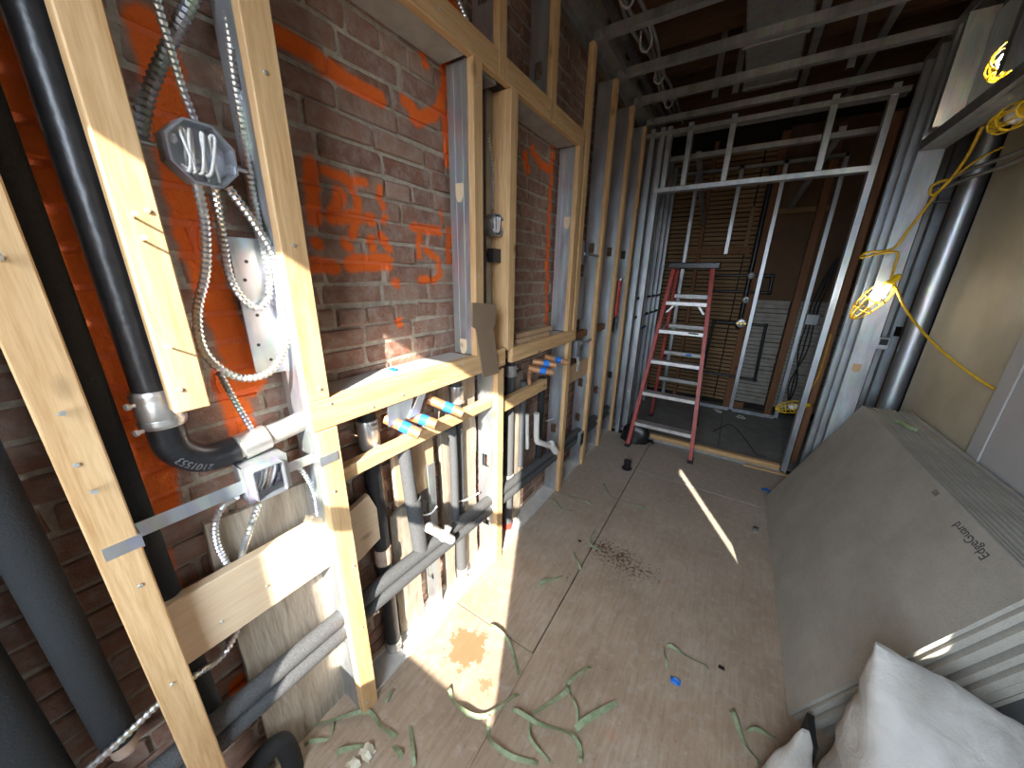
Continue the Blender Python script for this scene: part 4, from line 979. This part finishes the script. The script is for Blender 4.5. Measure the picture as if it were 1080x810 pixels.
# ------------------------------------------------------------------ ladder
LF = 3.07; LT = 3.47; LH = 1.66
t = thing('step_ladder', 'red fibreglass step ladder standing open in front of the doorway', 'ladder', (-.36, LF, 0))
fL0, fR0 = V3((-.626, LF, 0)), V3((-.089, LF, 0)); fL1, fR1 = V3((-.515, LT, LH - .03)), V3((-.215, LT, LH - .03))
def rail(a, b_, w_, d_, name, mat):
    L_ = (b_ - a); ln = L_.length; L_.normalize(); U_ = X - L_ * X.dot(L_); U_.normalize(); W_ = L_.cross(U_)
    return MB().obox(a, U_, W_, L_, -w_ / 2, w_ / 2, -d_ / 2, d_ / 2, 0, ln).build(name, mat, t)
rail(fL0, fL1, .030, .075, 'front_rail', 'red_fiberglass'); rail(fR0, fR1, .030, .075, 'front_rail', 'red_fiberglass')
rl0, rr0 = V3((-.66, 4.05, 0)), V3((-.06, 4.05, 0)); rl1, rr1 = V3((-.50, LT + .10, LH - .04)), V3((-.23, LT + .10, LH - .04))
rl0, rr0 = V3((-.60, 3.98, 0)), V3((-.13, 3.98, 0))
rail(rl0, rl1, .026, .05, 'rear_rail', 'red_fiberglass'); rail(rr0, rr1, .026, .05, 'rear_rail', 'red_fiberglass')
MB().cham(-.565, -.165, LT - .06, LT + .15, LH - .05, LH, .006).build('top_cap', 'black_plastic', t)
for k, z in enumerate((.245, .53, .82, 1.09, 1.335)):
    f = z / LH; a, b_ = fL0.lerp(fL1, f), fR0.lerp(fR1, f); yy = a.y
    MB().cham(a.x + .012, b_.x - .012, yy - .045, yy + .045, z - .034, z, .003).build('step', 'aluminium', t)
    if k == 4:
        for sx, e in ((1, a.x + .015), (-1, b_.x - .015)):
            MB().hexa([(e, yy - .01, z - .10), (e + sx * .02, yy - .01, z - .10), (e + sx * .02, yy + .01, z - .10), (e, yy + .01, z - .10), (e + sx * .06, yy - .01, z - .02), (e + sx * .08, yy - .01, z - .02), (e + sx * .08, yy + .01, z - .02), (e + sx * .06, yy + .01, z - .02)]).build('step_brace', 'aluminium', t)
for z in (.50, .80, 1.08, 1.37):
    f = z / LH; a, b_ = rl0.lerp(rl1, f), rr0.lerp(rr1, f)
    MB().cham(a.x + .01, b_.x - .01, a.y - .02, a.y + .02, z - .02, z + .02, .003).build('rear_brace', 'galv_dull', t)
for a in (fL0, fR0): MB().cham(a.x - .022, a.x + .022, a.y - .045, a.y + .045, 0, .03, .004).build('foot', 'rubber', t)
for a in (rl0, rr0): MB().cham(a.x - .02, a.x + .02, a.y - .035, a.y + .035, 0, .03, .004).build('foot', 'rubber', t)
for s_, xx in ((1, -.54), (-1, -.19)):
    MB().hexa([(xx - .004, 3.36, 1.04), (xx + .004, 3.36, 1.04), (xx + .004, 3.36, 1.06), (xx - .004, 3.36, 1.06), (xx - .004, 3.69, 1.10), (xx + .004, 3.69, 1.10), (xx + .004, 3.69, 1.12), (xx - .004, 3.69, 1.12)]).build('spreader_bar', 'aluminium', t)
p_ = fL0.lerp(fL1, .50); MB().box(-.30, -.22, fL0.lerp(fL1, 1.09 / LH).y - .0465, fL0.lerp(fL1, 1.09 / LH).y - .045, 1.073, 1.084).build('step_label', 'text_ink', t)
MB().box(-.33, -.28, 3.755, 3.758, .79, .81).build('tape_patch', 'blue_tape', t)
# black bag behind the ladder foot
m_ = MB(); nu, nv = 22, 9
for j in range(nv):
    th = math.pi / 2 * j / (nv - 1)
    for i in range(nu):
        a = 2 * math.pi * i / nu
        p = V3((-.60 + .13 * math.cos(a) * math.cos(th), 3.205 + .07 * math.sin(a) * math.cos(th), .20 * math.sin(th)))
        m_.v.append(p + (p - V3((-.60, 3.205, .05))).normalized() * .035 * noise.noise(p * 11))
for j in range(nv - 1):
    for i in range(nu): m_.f.append((j * nu + i, j * nu + (i + 1) % nu, (j + 1) * nu + (i + 1) % nu, (j + 1) * nu + i))
m_.f.append(tuple(reversed(range(nu))))
tag(m_.build('black_bag', 'black_plastic', None, True), 'crumpled black plastic bag behind the ladder foot', 'bag')
# ------------------------------------------------------------------ things on the floor
p = fl(661, 494)
t = thing('pipe_cap', 'black plastic pipe flange standing on the floor', 'pipe fitting', p)
MB().lathe(p, Z, [(0, .040), (.008, .042), (.012, .030), (.055, .026), (.057, .029), (.075, .029), (.075, .021), (.02, .020)], 20).build('flange_body', 'black_plastic', t, True)
def ribbon(label, pix, wd=.012, name='green_strap', mat='green_strap', lift=.003):
    pts = smooth_path([fl(x, y) for x, y in pix], 6) if len(pix) > 2 else [fl(*pix[0]).lerp(fl(*pix[1]), k / 6) for k in range(7)]
    m_ = MB(); n = len(pts); sd = hash(label) % 97
    rr_ = random.Random(label); ph = rr_.uniform(0, 6)
    for i, p in enumerate(pts):
        tg = (pts[min(i + 1, n - 1)] - pts[max(i - 1, 0)]); tg.z = 0; tg.normalize(); s_ = V3((-tg.y, tg.x, 0)) * wd / 2
        zz = lift + .006 * (1 + math.sin(i * .55 + ph)) * (0 if i in (0, n - 1) else 1); tl = .004 * math.sin(i * .4 + ph)
        m_.v += [p + s_ + Z * (zz + tl + .004), p - s_ + Z * (zz - tl + .004), p - s_ + Z * (zz - tl + .0028), p + s_ + Z * (zz + tl + .0028)]
    for i in range(n - 1):
        for k in range(4): m_.f.append((i * 4 + k, i * 4 + (k + 1) % 4, i * 4 + 4 + (k + 1) % 4, i * 4 + 4 + k))
    m_.f += [(3, 2, 1, 0), tuple((n - 1) * 4 + k for k in range(4))]
    return tag(m_.build(name, mat), label, 'strap', 'green strapping on the floor')
ribbon('green strap curling at the left edge of the sun patch', [(473, 727), (480, 743), (497, 757), (520, 753), (547, 733)], .014)
ribbon('green strap bending from the sun patch corner to the bottom edge', [(517, 753), (515, 780), (533, 797), (567, 807)])
ribbon('long green strap arching down beside the bottom edge', [(540, 750), (563, 763), (593, 773), (610, 787), (612, 806)])
ribbon('green strap climbing right above the crossing point', [(563, 753), (597, 733), (600, 720), (623, 705)], .014)
ribbon('thin green strap dropping to the crossing point', [(600, 730), (608, 753), (607, 773)], .008)
ribbon('wide short green strap right of the crossing point', [(607, 770), (650, 742)], .018)
ribbon('thin green strap curving to the bottom edge below the crossing', [(562, 756), (558, 780), (580, 805)], .008)
ribbon('green strap across the sun patch above the floor seam', [(517, 660), (537, 680), (547, 713)], .012)
ribbon('straight short green strap right of the paper scrap', [(433, 767), (437, 809)], .012)
ribbon('green strap winding from under the wall to the paper scrap', [(323, 767), (367, 758), (390, 753), (403, 770), (418, 778)], .012)
ribbon('green strap loop close to the wall at bottom left', [(322, 787), (347, 780), (352, 763)], .008)
ribbon('green strap left of the paper scrap', [(355, 797), (383, 787)], .012)
ribbon('tiny green strap piece at the foot of the lower left stud', [(415, 730), (407, 742)], .014)
ribbon('tiny green strap piece beside the straight short strap', [(415, 788), (424, 800)], .014)
ribbon('green strap lying alone right of the floor middle', [(703, 682), (725, 694), (747, 707)], .010)
ribbon('thin green strap hooked left of the lone strap', [(700, 683), (701, 695), (703, 707)], .006)
ribbon('green strap leading from the boards to the bottom edge', [(770, 750), (782, 780), (800, 808)], .012)
ribbon('thin green strap branching near the small sack', [(787, 773), (800, 773), (819, 780)], .008)
ribbon('thin green strap by the dark stain', [(628, 560), (621, 574), (634, 582)], .008)
ribbon('short green strap left of the dark stain', [(605, 583), (612, 602)], .010)
ribbon('pale green strap in the sunlit floor near the studs', [(567, 620), (580, 613), (593, 609)], .014)
ribbon('green strap at the foot of the stud under the second sill', [(591, 521), (606, 527), (623, 533)], .010)
ribbon('long thin green strap in the shaded floor before the ladder', [(636, 511), (647, 526), (680, 538)], .010)
ribbon('thin green strap curving along the floor track', [(582, 527), (590, 537), (604, 540)], .006)
def scrap(name, label, q, size, mat, seed, h=.012, cat='scrap'):
    p = fl(*q); m_ = MB(); n = 5; rr_ = random.Random(seed)
    for j in range(n):
        for i in range(n):
            m_.v.append(p + V3((size * (i / (n - 1) - .5) * rr_.uniform(.8, 1.2), size * .7 * (j / (n - 1) - .5) * rr_.uniform(.8, 1.2), .002 + h * rr_.random() * (.3 if (i in (0, n - 1)) else 1))))
    k = n * n; m_.v += [v_ - Z * .0015 for v_ in m_.v[:k]]
    for j in range(n - 1):
        for i in range(n - 1):
            a = j * n + i; m_.f += [(a, a + 1, a + n + 1, a + n), (k + a, k + a + n, k + a + n + 1, k + a + 1)]
    ring = list(range(n)) + [j * n + n - 1 for j in range(1, n)] + [(n - 1) * n + i for i in range(n - 2, -1, -1)] + [j * n for j in range(n - 2, 0, -1)]
    for a, b_ in zip(ring, ring[1:] + ring[:1]): m_.f.append((b_, a, k + a, k + b_))
    return tag(m_.build(name, mat, None, True), label, cat)
scrap('black_glove', 'crumpled black glove lying right of the left ladder foot', (683, 467), .12, 'black_plastic', 12, .045, 'glove')
scrap('paper_scrap', 'crumpled pale paper scrap at the bottom edge', (388, 795), .05, 'paper', 1, .03)
scrap('paper_scrap', 'small pale paper scrap at the very bottom left', (373, 808), .04, 'paper', 2, .015)
scrap('blue_tape_scrap', 'crumpled blue tape scrap in the middle of the floor', (712, 719), .035, 'blue_tape', 3)
scrap('blue_tape_scrap', 'blue tape scrap beside the far corner of the boards', (808, 518), .06, 'blue_tape', 4, .02)
scrap('dark_chip', 'small black chip near the cut floor seam', (611, 571), .02, 'black_plastic', 5, .006)
scrap('dark_chip', 'dark torn chip right of the lone green strap', (761, 705), .022, 'black_plastic', 6, .006)
t = thing('metal_clip', 'tiny shiny metal clip on the floor beside the boards', 'clip', fl(797, 560))
p = fl(797, 560); MB().cham(p.x - .012, p.x + .012, p.y - .025, p.y + .025, 0, .012, .002).build('clip_body', 'silver_band', t)
MB().cham(p.x - .014, p.x + .014, p.y + .012, p.y + .028, 0, .016, .002).build('clip_jaw', 'rubber', t)
scrap('tape_scrap', 'scrap of blue tape lying on the first sill', (0, 0), .035, 'blue_tape', 8, .006).location = V3((-.95, .73, 1.205))

# drop helper property
for o in list(bpy.data.objects):
    if '_o' in o: del o['_o']
